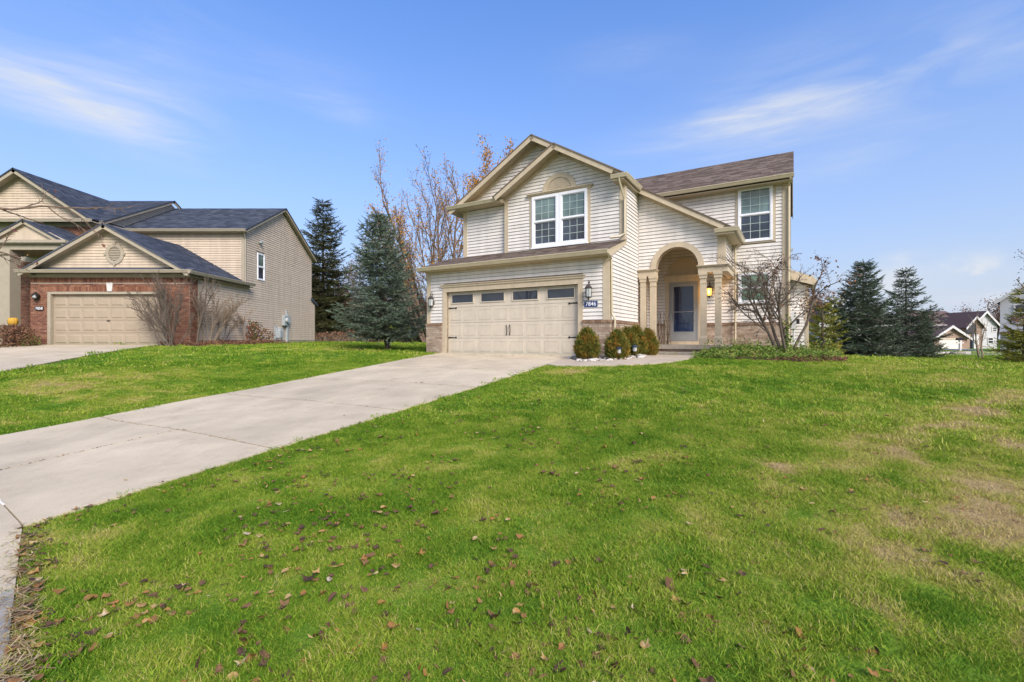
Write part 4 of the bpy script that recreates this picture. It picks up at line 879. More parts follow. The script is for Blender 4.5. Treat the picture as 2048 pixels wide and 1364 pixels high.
def column(uc):
    w=.088; mb=MB(); vc=VE-.0; zb=1.49
    mb.box(uc-.118,uc+.118,vc-.118,vc+.118,zb,zb+.22); mb.hexa([(uc-.118,vc-.118,zb+.22),(uc+.118,vc-.118,zb+.22),(uc+.118,vc+.118,zb+.22),(uc-.118,vc+.118,zb+.22),(uc-w,vc-w,zb+.29),(uc+w,vc-w,zb+.29),(uc+w,vc+w,zb+.29),(uc-w,vc+w,zb+.29)])
    mb.box(uc-w,uc+w,vc-w,vc+w,zb+.29,3.42); mb.box(uc-w-.012,uc+w+.012,vc-w-.012,vc+w+.012,3.42,3.45); mb.box(uc-w+.002,uc+w-.002,vc-w+.002,vc+w-.002,3.45,3.58)
    mb.box(uc-w-.02,uc+w+.02,vc-w-.02,vc+w+.02,3.58,3.64); mb.hexa([(uc-w-.02,vc-w-.02,3.64),(uc+w+.02,vc-w-.02,3.64),(uc+w+.02,vc+w+.02,3.64),(uc-w-.02,vc+w+.02,3.64),(uc-.13,vc-.13,3.69),(uc+.13,vc-.13,3.69),(uc+.13,vc+.13,3.69),(uc-.13,vc+.13,3.69)]); mb.box(uc-.13,uc+.13,vc-.13,vc+.13,3.69,3.76)
    H.part('porch_column',mb,MT['trim'])
for uc in (-4.30,-3.98,-2.42,-1.99): column(uc)
# porch slab, brick base, step
mb=MB(); mb.box(-4.43,-1.70,VE-.27,VW-.005,1.36,1.49); H.part('porch_slab',mb,MT['slab'])
mbm=MB(); mbm.box(-4.42,-1.78,VE-.18,VW-.01,.9,1.359); H.part('brick_backing',mbm,MT['mortar2'])
BR.wall(FR(VE-.18),rect(-3.85,-1.78,1.02,1.36),z0=1.02); BR.wall(RT(-1.78),rect(VE-.18,VW,1.02,1.36),z0=1.02)
mb=MB(); mb.box(-3.80,-2.62,14.98,VE-.19,1.02,1.27); H.part('entry_step',mb,MT['slab'])
mb=MB(); mb.box(UR,UE-.12,VE+.24,VW,5.0,5.03); H.part('porch_ceiling',mb,MT['soffit'])
# --- wing wall with door and windows
f5=FR(VW); ZWE=6.86
wallcore(H,f5,rect(UR,UW,.8,ZWE),MT['lapshade'],.2)
dx0,dx1=-3.90,-2.86
W1=(-1.61,-.57,4.95,6.78); W2=(-1.60,-.62,2.88,3.92)
S.wall(f5,rect(UR+.01,UW-.2,ZL,6.74),[rect(dx0-.12,dx1+.12,ZL-1,3.86+.10),[(-3.38+.56*math.cos(t),3.98+.56*math.sin(t)) for t in np.linspace(0,math.pi,16)],rect(W1[0]-.08,W1[1]+.08,W1[2]-.07,W1[3]+.08),rect(W2[0]-.05,W2[1]+.05,W2[2]-.06,W2[3]+.05)])
mbm=MB(); bx(mbm,f5,dx1+.13,UW-.0,.9,ZL-.03,-.002,.055); H.part('brick_backing',mbm,MT['mortar']); mbm=MB(); bx(mbm,f5,UR+.06,dx0-.13,.9,ZL-.03,-.002,.055); H.part('brick_backing',mbm,MT['mortar'])
f5b=FR(VW-.055)
for a,b in ((UR+.06,dx0-.13),(dx1+.13,UW+.05)): BR.wall(f5b,rect(a,b,1.14,ZL-.09),z0=1.14); BR.row(f5b,a,b+.01,ZL-.085,ZL-.005,o=.03,cap=1)
mb=MB(); bx(mb,f5,UW-.2,UW+.028,ZL,6.74,0,.03); H.part('corner_board',mb,MT['trim'])
window(H,f5,*W1,fw=.07,dep=.06,trim='trim',tw=.075); window(H,f5,*W2,mats=('white','glassgreen','glassgreen'),cols=0,fw=.075,dep=.06,trim='trim',tw=.045)
# door surround, storm door
mb=MB(); bx(mb,f5,dx0-.12,dx0+.02,1.49,3.80,0,.05); bx(mb,f5,dx1-.02,dx1+.12,1.49,3.80,0,.05); bx(mb,f5,dx0+.02,dx1-.02,3.72,3.80,0,.048); bx(mb,f5,dx0-.16,dx1+.16,3.80,3.93,0,.07); bx(mb,f5,dx0-.20,dx1+.20,3.93,3.985,0,.10); bx(mb,f5,dx0+.02,dx1-.02,1.49,1.60,0,.09); H.part('door_surround',mb,MT['trim'])
ta=lambda R,n=24:[(-3.38+R*math.cos(t),3.985+R*1.03*math.sin(t)) for t in np.linspace(0,math.pi,n)]
mb=MB(); mb.prism(ta(.59)+ta(.48)[::-1],lambda p,q,t:f5(p,q,t),0,.045); mb.prism(ta(.48),lambda p,q,t:f5(p,q,t),-.02,.02)
mb.prism([(-3.38+.07*math.cos(t),4.13+.12*math.sin(t)) for t in np.linspace(0,5.7,10)],lambda p,q,t:f5(p,q,t),.0,.035); FP=H.part('fan_panel',mb,MT['trim'])
for k in range(13):
    a0=math.pi*(k+.1)/13;a1=math.pi*(k+.9)/13; mb=MB(); mb.prism([(-3.38+R*math.cos(a),3.99+R*1.03*math.sin(a)) for R,a in ((.16,a0),(.46,a0),(.46,a1),(.16,a1))],lambda p,q,t:f5(p,q,t),0,.028); H.part('fan_ray',mb,MT['trim'],parent=FP)
a,b=dx0+.03,dx1-.03; mb=MB(); z0,z1=1.60,3.72
for q in ((a,a+.05,z0,z1),(b-.05,b,z0,z1),(a+.05,b-.05,z1-.05,z1)): bx(mb,f5,*q,0,.062)
a2,b2=a+.055,b-.055
for q in ((a2,a2+.09,z0+.01,z1-.055),(b2-.09,b2,z0+.01,z1-.055),(a2+.09,b2-.09,z1-.15,z1-.055),(a2+.09,b2-.09,z0+.01,z0+.30)): bx(mb,f5,*q,.01,.052)
bx(mb,f5,a2+.09,b2-.09,z0+.305,z0+.345,.01,.058)
SD=H.part('storm_door',mb,MT['storm'],label='grey storm door with full dark glass')
zmid=2.66
for y0,y1 in ((z0+.345,zmid-.012),(zmid+.012,z1-.15)): mb=MB(); bx(mb,f5,a2+.09,b2-.09,y0,y1,.0,.030); H.part('pane',mb,MT['glassblue'],parent=SD)
mb=MB(); bx(mb,f5,a2+.09,b2-.09,zmid-.012,zmid+.012,.0,.040); H.part('crossbar',mb,MT['storm'],parent=SD)
mb=MB(); x=b2-.045; mb.tube([f5(x,2.62,.05),f5(x,2.60,.10),f5(x,2.50,.10),f5(x,2.36,.09),f5(x,2.34,.05)],.011,6); bx(mb,f5,x-.02,x+.02,2.60,2.66,.05,.065); H.part('door_handle',mb,MT['steel'],parent=SD)
# --- entry roof (the main slope carried on down) and the wing roof
uEe=-1.50
mb=MB(); slab(mb,[(ue,15.45,zr(ue)),(uEe,15.45,zr(uEe)),(uEe,VW,zr(uEe)),(ue,VW,zr(ue))],.10); H.part('roof',mb,MT['soffit'])
shingles(H,(uEe+.04,15.42,zr(uEe+.04)),(uEe+.04,VW,zr(uEe+.04)),(ue,VW,zr(ue)),(ue,15.42,zr(ue)),MT['shingle'])
fk=FR(15.45)
mb=MB(); strip2d(mb,fk,(ue+.03,zr(ue+.03)),(uEe-.25,zr(uEe-.25)),.17,0,.03,-1); H.part('rake_board',mb,MT['trim'])
mb=MB(); strip2d(mb,fk,(ue+.03,zr(ue+.03)+.02),(uEe+.04,zr(uEe+.04)+.02),.035,.03,.055,-1); H.part('drip_edge',mb,MT['shingle'])
mb=MB(); strip2d(mb,f4,(UR,zr(UR)-.10),(UE,zr(UE)-.10),.14,.0,.028,-1); H.part('frieze_board',mb,MT['trim'])
mb=MB(); mb.box(-2.02,uEe,15.45,VW-.0,4.86,4.89); mb.box(-2.02,uEe,15.45,15.48,4.89,5.03); H.part('soffit',mb,MT['soffit'])
mb=MB(); gutter(mb,(uEe,15.42,5.04),(uEe,VW-.05,5.04),(1,0,0)); gutter(mb,(-2.05,15.45,5.04),(uEe+.11,15.45,5.04),(0,-1,0),.07); H.part('gutter',mb,MT['gutter'])
downspout(H,[(uEe+.05,VW-.25,4.93),(uEe-.18,VW-.12,4.80),(uEe-.18,VW-.11,2.35),(uEe-.18,VW-.17,2.25),(uEe-.18,VW-.17,1.25)],MT['gutter'])
VWE=17.32; zw=lambda v:6.93+PZ*(v-VWE); VWR=20.12; VR2=22.6
urk=.0
mb=MB(); slab(mb,[(-7.6,VWE,zw(VWE)),(urk,VWE,zw(VWE)),(urk,VWR,zw(VWR)),(-7.6,VWR,zw(VWR))],.10)
mb=MB(); mb.hexa([(-4.86,VWE,zw(VWE)-.1),(urk,VWE,zw(VWE)-.1),(urk,VWR,zw(VWR)-.1),(-7.6,VWR,zw(VWR)-.1),(-4.86,VWE,zw(VWE)),(urk,VWE,zw(VWE)),(urk,VWR,zw(VWR)),(-7.6,VWR,zw(VWR))]); H.part('roof',mb,MT['soffit'])
shingles(H,(-4.86,VWE-.03,zw(VWE-.03)+.004),(urk+.02,VWE-.03,zw(VWE-.03)+.004),(urk+.02,VWR,zw(VWR)+.004),(-7.6,VWR,zw(VWR)+.004),MT['shingle'])
mb=MB(); slab(mb,[(-7.6,VWR,zw(VWR)),(urk,VWR,zw(VWR)),(urk,22.95,zw(VWR)-PZ*2.83),(-7.6,22.95,zw(VWR)-PZ*2.83)],.10); H.part('roof',mb,MT['shingle'])
mb=MB(); gutter(mb,(-4.40,VWE,zw(VWE)),(urk+.03,VWE,zw(VWE)),(0,-1,0)); H.part('gutter',mb,MT['gutter'])
mb=MB(); mb.box(-4.36,urk,VWE,VW,6.74,6.77); H.part('soffit',mb,MT['soffit'])
rW=RT(UW)
mb=MB(); mb.prism([(VWE,6.74),(VWE,zw(VWE)-.01),(VWR,zw(VWR)-.01),(22.95,zw(VWR)-PZ*2.83-.01),(22.95,zw(VWR)-PZ*2.83-.2),(VWR,zw(VWR)-.2)],lambda p,q,t:rW(p,q,t),.08,.10); H.part('rake_board',mb,MT['trim'])
wallcore(H,rW,[(VW,.8),(VR2,.8),(VR2,6.9),(VWR,zw(VWR)-.1),(VW,6.9)],MT['lapshade'],.2)
S.wall(rW,[(VW+.1,ZL),(VR2,ZL),(VR2,6.75),(VWR,zw(VWR)-.25),(VW+.1,6.75)])
wallcore(H,BK(VR2),rect(-4.6,UW,.8,6.9),MT['siding'],.2)
downspout(H,[(UW+.04,VWE-.06,6.8),(UW-.02,VW-.08,6.62),(UW-.02,VW-.08,1.4)],MT['gutter'])
mb=MB(); mb.box(UW+.03,UW+.10,18.2,18.34,4.62,4.70); H.part('flood_light',mb,MT['steel'])
# side bump-out with its shed roof
VBm=20.0; f6=FR(VBm); UB=.47
wallcore(H,f6,[(UW,.9),(UB,.9),(UB,3.62),(UW,3.95)],MT['lapshade'],.14); S.wall(f6,[(UW,1.34),(UB-.09,1.34),(UB-.09,3.58),(UW,3.88)])
mb=MB(); bx(mb,f6,UB-.09,UB+.02,1.34,3.62,0,.03); H.part('corner_board',mb,MT['trim'])
wallcore(H,RT(UB),rect(VBm,22.2,.9,3.62),MT['siding'],.14)
mb=MB(); mb.prism([(UW,4.02),(UW,4.18),(.64,3.86),(.64,3.70)],lambda p,q,t:f6(p,q,t),.30,-2.4); H.part('roof',mb,MT['shingle'])
mb=MB(); mb.prism([(UW,3.84),(UW,4.19),(.66,3.87),(.66,3.58)],lambda p,q,t:f6(p,q,t),.31,.34); mb.box(.63,.73,VBm-.33,22.4,3.62,3.80); H.part('fascia',mb,MT['trim'])
S.done(); BR.done()
# --- lanterns, number plate, porch light
def lantern(fr,fn,s,z,lit=False):
    mb=MB(); c=Vector(fn(s,z,.16))
    mb.lathe(c,[(.012,-.30),(.03,-.27),(.02,-.24),(.085,-.235),(.095,-.215),(.085,-.205)],8)
    mb.lathe(c,[(.10,.03),(.115,.045),(.075,.10),(.05,.125),(.018,.14),(.014,.19),(.03,.205),(.01,.23)],8)
    for k in range(6):
        t=k*math.pi/3; mb.tube([c+Vector((.085*math.cos(t),.085*math.sin(t),-.21)),c+Vector((.098*math.cos(t),.098*math.sin(t),.04))],.006,4)
    mb.tube([fn(s,z-.02,.0),fn(s,z-.02,.07),fn(s,z+.10,.06),fn(s,z+.24,.08),fn(s,z+.28,.14),fn(s,z+.23,.16)],.010,5)
    mb.prism([(s+.05*math.cos(t),z-.08+.09*math.sin(t)) for t in np.linspace(0,5.7,10)],lambda p,q,t:fn(p,q,t),.02,.045)
    o=fr.part('wall_lantern',mb,MT['brownmetal']); mb=MB(); mb.lathe(c,[(.072,-.20),(.085,.03)],8); fr.part('lamp_glass',mb,MT['lampglass'] if not lit else MT['litglass'],parent=o); return o
MT['lampglass']=mk('seeded_lamp_glass',(.45,.47,.46),.25,.35,60,spec=.6)
m_,t_,b_=newmat('lit_amber_glass'); b_.inputs['Base Color'].default_value=(.9,.6,.2,1); b_.inputs['Emission Color'].default_value=(1,.55,.12,1); b_.inputs['Emission Strength'].default_value=.38; MT['litglass']=m_
lantern(H,f,-10.93,3.05); lantern(H,f,-5.04,3.10)
mb=MB(); bx(mb,f,-5.22,-4.82,2.61,2.78,.020,.034); NP=H.part('house_number_sign',mb,MT['blue'],label='navy house number plate reading 7846')
tm=textmesh('7846',.165,.003,MT['white']); o=link('digits',tm,NP); 
P_=Vector((-5.02,VG-.038,2.692))-Vector(base); o.location=P_; o.rotation_euler=(math.radians(90),0,0)
lantern(H,f5,-2.50,3.40,lit=True)
ld=bpy.data.lights.new('porch_lamp','POINT'); ld.energy=4.5; ld.color=(1,.50,.10); ld.shadow_soft_size=.06; lo=bpy.data.objects.new('porch_lamp',ld); COL.objects.link(lo); lo.parent=H.e; lo.location=Vector((-2.50,VW-.30,3.32))-Vector(base)
# ================================================================ neighbour house (axes along the world)
G=Frame('neighbour_house',(-16.3,19.0,1.30),0,'taupe and red brick two-storey house with a slate blue roof, on the left','house')
S2=Siding(G,MT['siding2'],h=.1143,limit=290); B2=Bricks(G,(MT['redbrick'],MT['redbrick']),limit=290)
XL,XR=-19.5,-13.04; D0=19.0; D1=22.9; D2=30.45
g1f=FR(D0); gr=RT(XR)
dl,dr,dt=-18.83,-13.98,3.60
wallcore(G,g1f,[(XL,1.0),(dl,1.0),(dl,dt),(dr,dt),(dr,1.0),(XR,1.0),(XR,4.32),(XL,4.32)],MT['mortar'],.2)
hole=[rect(dl,dr,.9,dt)]; so_=[rect(dl-.1,dr+.1,dt,dt+.215)]
B2.wall(g1f,rect(XL,XR,1.36,3.955),[rect(dl,dr,.9,dt+.215)],z0=1.36)
B2.row(g1f,dl-.1,dr+.1,dt+.005,dt+.205,cap=0); B2.row(g1f,XL,XR,3.965,4.165,cap=0)
mbm=MB(); bx(mbm,gr,D0,D0+.45,1.0,4.2,0,.002); B2.wall(gr,rect(D0+.0,D0+.45,1.36,4.16),z0=1.36)
mb=MB(); mb.prism([(-16.28-.09,dt+.01),(-16.28+.09,dt+.01),(-16.28+.13,dt+.36),(-16.28-.13,dt+.36)],lambda p,q,t:g1f(p,q,t),-.01,.04); G.part('keystone',mb,MT['fartrim'])
mb=MB(); bx(mb,g1f,XL-.02,XR+.02,4.17,4.32,0,.05); G.part('frieze_board',mb,MT['trim2'])
mb=MB(); bx(mb,g1f,dl,dl+.13,1.36,dt,-.20,.0); bx(mb,g1f,dr-.13,dr,1.36,dt,-.2,.0); bx(mb,g1f,dl+.13,dr-.13,dt-.10,dt,-.2,.0); G.part('door_jamb',mb,MT['trim2'])
a,b=dl+.13,dr-.13; mb=MB(); zz=[1.42+i*.515 for i in range(5)]
for i in range(4): bx(mb,g1f,a,b,zz[i]+.004,zz[i+1]-.004,-.2,-.15)
ND=G.part('garage_door',mb,MT['door2'],label='taupe raised-panel garage door'); pw=(b-a)/8
for r_ in range(4):
    for c in range(8):
        x0=a+pw*c+.05;x1=a+pw*(c+1)-.05;z0=zz[r_]+.09;z1=zz[r_+1]-.09; mb=MB()
        mb.hexa([g1f(x0,z0,-.15),g1f(x1,z0,-.15),g1f(x1-.03,z0+.03,-.128),g1f(x0+.03,z0+.03,-.128),g1f(x0,z1,-.15),g1f(x1,z1,-.15),g1f(x1-.03,z1-.03,-.128),g1f(x0+.03,z1-.03,-.128)]); G.part('door_panel',mb,MT['door2'],parent=ND)
mb=MB(); bx(mb,g1f,-16.52,-16.40,2.42,2.44,-.15,-.10); G.part('door_handle',mb,MT['iron'],parent=ND)
# garage gable
XP=-16.22; ZP=6.26; PG=.565; zgg=lambda x:ZP-PG*abs(x-XP); OV=18.62
gg=FR(D0-.02)
wallcore(G,gg,[(XL+.1,4.33),(XR-.1,4.33),(XP,ZP-.10)],MT['lapshade'],.2)
S2.wall(gg,[(XL+.35,4.56),(XR-.35,4.56),(XP,ZP-.16)],[[(-16.05+.36*math.cos(t),5.12+.40*math.sin(t)) for t in np.linspace(0,6.0,18)]])
mb=MB(); ro=[(-16.05+.38*math.cos(t),5.12+.42*math.sin(t)) for t in np.linspace(0,2*math.pi,25)]; ri=[(-16.05+.25*math.cos(t),5.12+.29*math.sin(t)) for t in np.linspace(0,2*math.pi,25)]
for i in range(24): mb.prism([ri[i],ro[i],ro[i+1],ri[i+1]],lambda p,q,t:gg(p,q,t),-.02,.05)
for dx,dz in ((0,.42),(0,-.42),(.38,0),(-.38,0)): bx(mb,gg,-16.05+dx-.045,-16.05+dx+.045,5.12+dz-.05,5.12+dz+.05,0,.075)
VT=G.part('gable_vent',mb,MT['trim2']); 
for k in range(8):
    z=4.86+k*.068; hw=.25*math.sqrt(max(0,1-((z-5.12)/.29)**2)); 
    if hw<.04: continue
    mb=MB(); mb.hexa([gg(-16.05-hw,z,.03),gg(-16.05+hw,z,.03),gg(-16.05+hw,z+.01,.03),gg(-16.05-hw,z+.01,.03),gg(-16.05-hw,z+.045,0),gg(-16.05+hw,z+.045,0),gg(-16.05+hw,z+.055,0),gg(-16.05-hw,z+.055,0)]); G.part('slat',mb,MT['trim2'],parent=VT)
mb=MB(); mb.prism([(-16.05+.25*math.cos(t),5.12+.29*math.sin(t)) for t in np.linspace(0,6.0,18)],lambda p,q,t:gg(p,q,t),-.03,-.012+.01); G.part('vent_backing',mb,MT['iron'],parent=VT)
def roofq(fr,p,mat,flip=False,name='roof',exp=.143):
    """slab plus shingle courses: p = eave a, eave b, top b, top a"""
    mb=MB(); slab(mb,[tuple(x) for x in p],.12); fr.part(name,mb,MT['trim2'] if fr is G else MT['soffit']); q=[(x,y,z+.003) for x,y,z in p]; shingles(fr,*q,mat,exp=exp)
xl_,xr_=XP-3.42,XP+3.42
roofq(G,[(xr_,OV,zgg(xr_)),(xr_,D1,zgg(xr_)),(XP,D1,ZP),(XP,OV,ZP)],MT['shingle2'])
roofq(G,[(xl_,D1,zgg(xl_)),(xl_,OV,zgg(xl_)),(XP,OV,ZP),(XP,D1,ZP)],MT['shingle2'])
go=FR(OV)
mb=MB(); strip2d(mb,go,(xl_,zgg(xl_)),(XP,ZP),.17,0,.03,-1); strip2d(mb,go,(XP,ZP),(xr_,zgg(xr_)),.17,0,.03,-1); G.part('rake_board',mb,MT['trim2'])
mb=MB(); strip2d(mb,go,(xl_-.04,zgg(xl_-.04)+.02),(XP,ZP+.02),.05,.03,.06,-1); strip2d(mb,go,(XP,ZP+.02),(xr_+.04,zgg(xr_+.04)+.02),.05,.03,.06,-1); G.part('drip_edge',mb,MT['shingle2'])
mb=MB(); strip2d(mb,gg,(XL+.1,zgg(XL+.1)-.12),(XP,ZP-.12),.12,0,.03,-1); strip2d(mb,gg,(XP,ZP-.12),(XR-.1,zgg(XR-.1)-.12),.12,0,.03,-1); G.part('frieze_board',mb,MT['trim2'])
# pent eave across the front, side eave with gutter
mb=MB(); mb.hexa([(xl_+.0,OV,4.32),(xr_,OV,4.32),(xr_,D0,4.32),(xl_,D0,4.32),(xl_,OV,4.42),(xr_,OV,4.42),(xr_,D0,4.56),(xl_,D0,4.56)]); G.part('pent_roof',mb,MT['shingle2'])
mb=MB(); gutter(mb,(xl_-.05,OV,4.43),(xr_+.10,OV,4.43),(0,-1,0),.11,.12); G.part('gutter',mb,MT['trim2'])
mb=MB(); gutter(mb,(xr_,OV-.1,4.40),(xr_,D1+.35,4.40),(1,0,0),.11,.12); G.part('gutter',mb,MT['trim2'])
mb=MB(); mb.box(XR,xr_,OV,D1+.3,4.20,4.25); G.part('soffit',mb,MT['trim2'])
# side wall and upper block with its right-hand gable
zs2=lambda y:6.98+.53*(y-22.6) if y<26.55 else 9.07-.53*(y-26.55)
side=[(D0,1.0),(D2+.5,1.0),(D2+.5,3.9),(D2,4.3),(D2,zs2(D2)-.05),(26.55,9.0),(D1,zs2(D1)-.05),(D1,4.3),(D0,4.25)]
wallcore(G,gr,side,MT['lapshade'],.2)
S2.wall(gr,[(D0+.5,1.62),(D2+.42,1.62),(D2+.42,3.92),(D2-.02,4.22),(D2-.02,zs2(D2)-.2),(26.55,8.86),(D1+.1,zs2(D1)-.15),(D1+.1,4.22),(D0+.5,4.19)],[rect(23.92,24.72,4.66,6.16)])
mb=MB(); bx(mb,gr,D0+.45,D2+.5,1.0,1.60,0,.03); G.part('foundation',mb,MT['found'])
mb=MB(); bx(mb,gr,D0+.46,D0+.60,1.6,4.2,.0,.03); G.part('corner_board',mb,MT['trim2'])
mb=MB(); bx(mb,gr,D1+.0,D1+.12,4.3,6.9,.001,.028); G.part('corner_board',mb,MT['trim2'])
mb=MB(); bx(mb,gr,D2-.08,D2+.02,4.25,6.85,.0,.028); G.part('corner_board',mb,MT['trim2']); mb=MB(); bx(mb,gr,D2+.42,D2+.52,1.6,3.95,0,.028); G.part('corner_board',mb,MT['trim2'])
window(G,gr,23.98,24.66,4.72,6.10,mats=('white','glassup','glasslow'),cols=0,fw=.06,dep=.05)
blk=FR(D1)
wallcore(G,blk,rect(-19.0,XR,4.0,6.95),MT['lapshade'],.2); S2.wall(blk,rect(-18.9,XR-.16,4.25,6.86)); mb=MB(); bx(mb,blk,XR-.16,XR+.028,4.3,6.9,0,.03); G.part('corner_board',mb,MT['trim2'])
wallcore(G,BK(D2),rect(-25.6,XR,1.0,6.9),MT['siding2'],.2)
xe=XR+.22
roofq(G,[(-19.2,22.6,6.98),(xe,22.6,6.98),(xe,26.55,9.07),(-19.2,26.55,9.07)],MT['shingle2'])
roofq(G,[(xe,30.75,zs2(30.75)),(-25.6,30.75,zs2(30.75)),(-25.6,26.55,9.07),(xe,26.55,9.07)],MT['shingle2'],exp=.3)
gx_=RT(xe)
mb=MB(); strip2d(mb,gx_,(22.55,zs2(22.55)),(26.55,9.07),.14,.0,.03,-1); strip2d(mb,gx_,(26.55,9.07),(30.8,zs2(30.8)),.14,.0,.03,-1); G.part('rake_board',mb,MT['trim2'])
mb=MB(); strip2d(mb,gx_,(22.5,zs2(22.5)+.02),(26.55,9.09),.05,.03,.06,-1); strip2d(mb,gx_,(26.55,9.09),(30.85,zs2(30.85)+.02),.05,.03,.06,-1); G.part('drip_edge',mb,MT['shingle2'])
mb=MB(); gutter(mb,(-18.9,22.6,6.98),(xe+.03,22.6,6.98),(0,-1,0),.12,.12); G.part('gutter',mb,MT['trim2'])
mb=MB(); mb.box(-18.9,xe,22.6,D1,6.84,6.87); G.part('soffit',mb,MT['trim2'])
downspout(G,[(XR+.12,22.62,6.86),(XR+.04,D1-.05,6.55),(XR+.04,D1-.05,4.40)],MT['trim2'])
mb=MB(); mb.prism([(D2-.1,4.34),(D2+.85,3.98),(D2+.85,3.86),(D2-.1,4.18)],lambda p,q,t:gr(p,q,t),.10,-3); G.part('roof',mb,MT['shingle2'])
mb=MB(); mb.box(XR+.03,XR+.18,24.1,24.28,6.62,6.72); G.part('flood_light',mb,MT['steel'])
# main body behind: side gable above the block, front gable on the left
zm=lambda y:7.13+.50*(y-21.6) if y<26.0 else 9.33-.5*(y-26.0)
gm_=RT(-19.0); wallcore(G,gm_,[(21.5,1.0),(30.3,1.0),(30.3,zm(30.3)),(26.0,9.28),(21.5,zm(21.5)-.05)],MT['lapshade'],.2)
S2.wall(gm_,[(21.6,6.8),(30,6.8),(30,zm(30)-.12),(26.0,9.16),(21.6,zm(21.6)-.12)])
roofq(G,[(-26,21.6,7.13),(-18.75,21.6,7.13),(-18.75,26.0,9.33),(-26,26.0,9.33)],MT['shingle2'])
mb=MB(); strip2d(mb,RT(-18.75),(21.5,zm(21.5)),(26,9.33),.14,0,.03,-1); strip2d(mb,RT(-18.75),(26,9.33),(29,zm(29)),.14,0,.03,-1); G.part('rake_board',mb,MT['trim2'])
mb=MB(); strip2d(mb,RT(-18.75),(21.4,zm(21.4)+.02),(26,9.35),.05,.03,.06,-1); strip2d(mb,RT(-18.75),(26,9.35),(29,zm(29)+.02),.05,.03,.06,-1); G.part('drip_edge',mb,MT['shingle2'])
XG=-22.3; zf=lambda x:9.33-.66*abs(x-XG); DF=21.4; fm=FR(DF)
wallcore(G,fm,[(-25.6,1.0),(-19.0,1.0),(-19.0,zf(-19)),(XG,9.25),(-25.6,zf(-25.6))],MT['mortar'],.2)
S2.wall(fm,[(-25.2,7.16),(-19.4,7.16),(XG,9.14)])
B2.wall(fm,rect(-21.2,-19.0,5.2,6.98),z0=5.2); B2.wall(fm,rect(-25.6,-19.52,1.36,5.2),z0=1.36)
mb=MB(); mb.hexa([(-26,21.0,6.98),(-18.85,21.0,6.98),(-18.85,DF,6.98),(-26,DF,6.98),(-26,21.0,7.06),(-18.85,21.0,7.06),(-18.85,DF,7.16),(-26,DF,7.16)]); G.part('pent_roof',mb,MT['shingle2'])
mb=MB(); gutter(mb,(-26,21.0,7.06),(-18.80,21.0,7.06),(0,-1,0),.11,.14); G.part('gutter',mb,MT['trim2']); mb=MB(); bx(mb,fm,-26,-18.98,6.80,6.98,0,.04); G.part('frieze_board',mb,MT['trim2'])
roofq(G,[(-18.85,21.0,zf(-18.85)),(-18.85,26.5,zf(-18.85)),(XG,26.5,9.33),(XG,21.0,9.33)],MT['shingle2'])
roofq(G,[(-25.9,26.5,zf(-25.9)),(-25.9,21.0,zf(-25.9)),(XG,21.0,9.33),(XG,26.5,9.33)],MT['shingle2'])
fo=FR(21.0)
mb=MB(); strip2d(mb,fo,(-25.95,zf(-25.95)),(XG,9.33),.18,0,.03,-1); strip2d(mb,fo,(XG,9.33),(-18.85,zf(-18.85)),.18,0,.03,-1); G.part('rake_board',mb,MT['trim2'])
mb=MB(); strip2d(mb,fo,(-26,zf(-26)+.02),(XG,9.35),.06,.03,.06,-1); strip2d(mb,fo,(XG,9.35),(-18.8,zf(-18.8)+.02),.06,.03,.06,-1); G.part('drip_edge',mb,MT['shingle2'])
mb=MB(); strip2d(mb,fm,(-25.6,zf(-25.6)-.12),(XG,9.21),.12,0,.03,-1); strip2d(mb,fm,(XG,9.21),(-19,zf(-19)-.12),.12,0,.03,-1); G.part('frieze_board',mb,MT['trim2'])
# porch with its small pediment and column
XQ=-20.25; DQ=19.5; zq=lambda x:6.63-.55*abs(x-XQ); fq=FR(DQ)
mb=MB(); mb.prism([(-22.0,5.72),(-18.5,5.72),(XQ,6.60)],lambda p,q,t:fq(p,q,t),-.15,-.05); G.part('pediment',mb,MT['siding2'])
roofq(G,[(-18.45,DQ-.05,zq(-18.45)),(-18.45,DF,zq(-18.45)),(XQ,DF,6.63),(XQ,DQ-.05,6.63)],MT['shingle2'])
roofq(G,[(-22.05,DF,zq(-22.05)),(-22.05,DQ-.05,zq(-22.05)),(XQ,DQ-.05,6.63),(XQ,DF,6.63)],MT['shingle2'])
mb=MB(); strip2d(mb,FR(DQ-.05),(-22.05,zq(-22.05)),(XQ,6.63),.15,0,.03,-1); strip2d(mb,FR(DQ-.05),(XQ,6.63),(-18.45,zq(-18.45)),.15,0,.03,-1); G.part('rake_board',mb,MT['trim2'])
mb=MB(); strip2d(mb,FR(DQ-.05),(-22.1,zq(-22.1)+.02),(XQ,6.65),.05,.03,.06,-1); strip2d(mb,FR(DQ-.05),(XQ,6.65),(-18.4,zq(-18.4)+.02),.05,.03,.06,-1); G.part('drip_edge',mb,MT['shingle2'])
mb=MB(); mb.box(-22.05,-18.55,DQ-.10,DF,5.62,5.72); mb.box(-22.0,-18.65,DQ+.02,DF,5.40,5.62); mb.box(-22.15,-18.42,DQ-.16,DQ-.02,5.66,5.78); G.part('entablature',mb,MT['trim2'])
mb=MB(); mb.box(-21.40,-20.95,DQ+.06,DQ+.50,1.36,5.20); mb.box(-21.47,-20.88,DQ-.01,DQ+.57,5.20,5.40); mb.box(-21.47,-20.88,DQ-.01,DQ+.57,1.36,1.60); G.part('porch_column',mb,MT['trim2'])
downspout(G,[(-19.62,20.3,5.5),(-19.62,20.6,5.2),(-19.72,20.9,4.6),(-19.72,20.9,1.5)],MT['farsid'],.04)
S2.done(); B2.done()
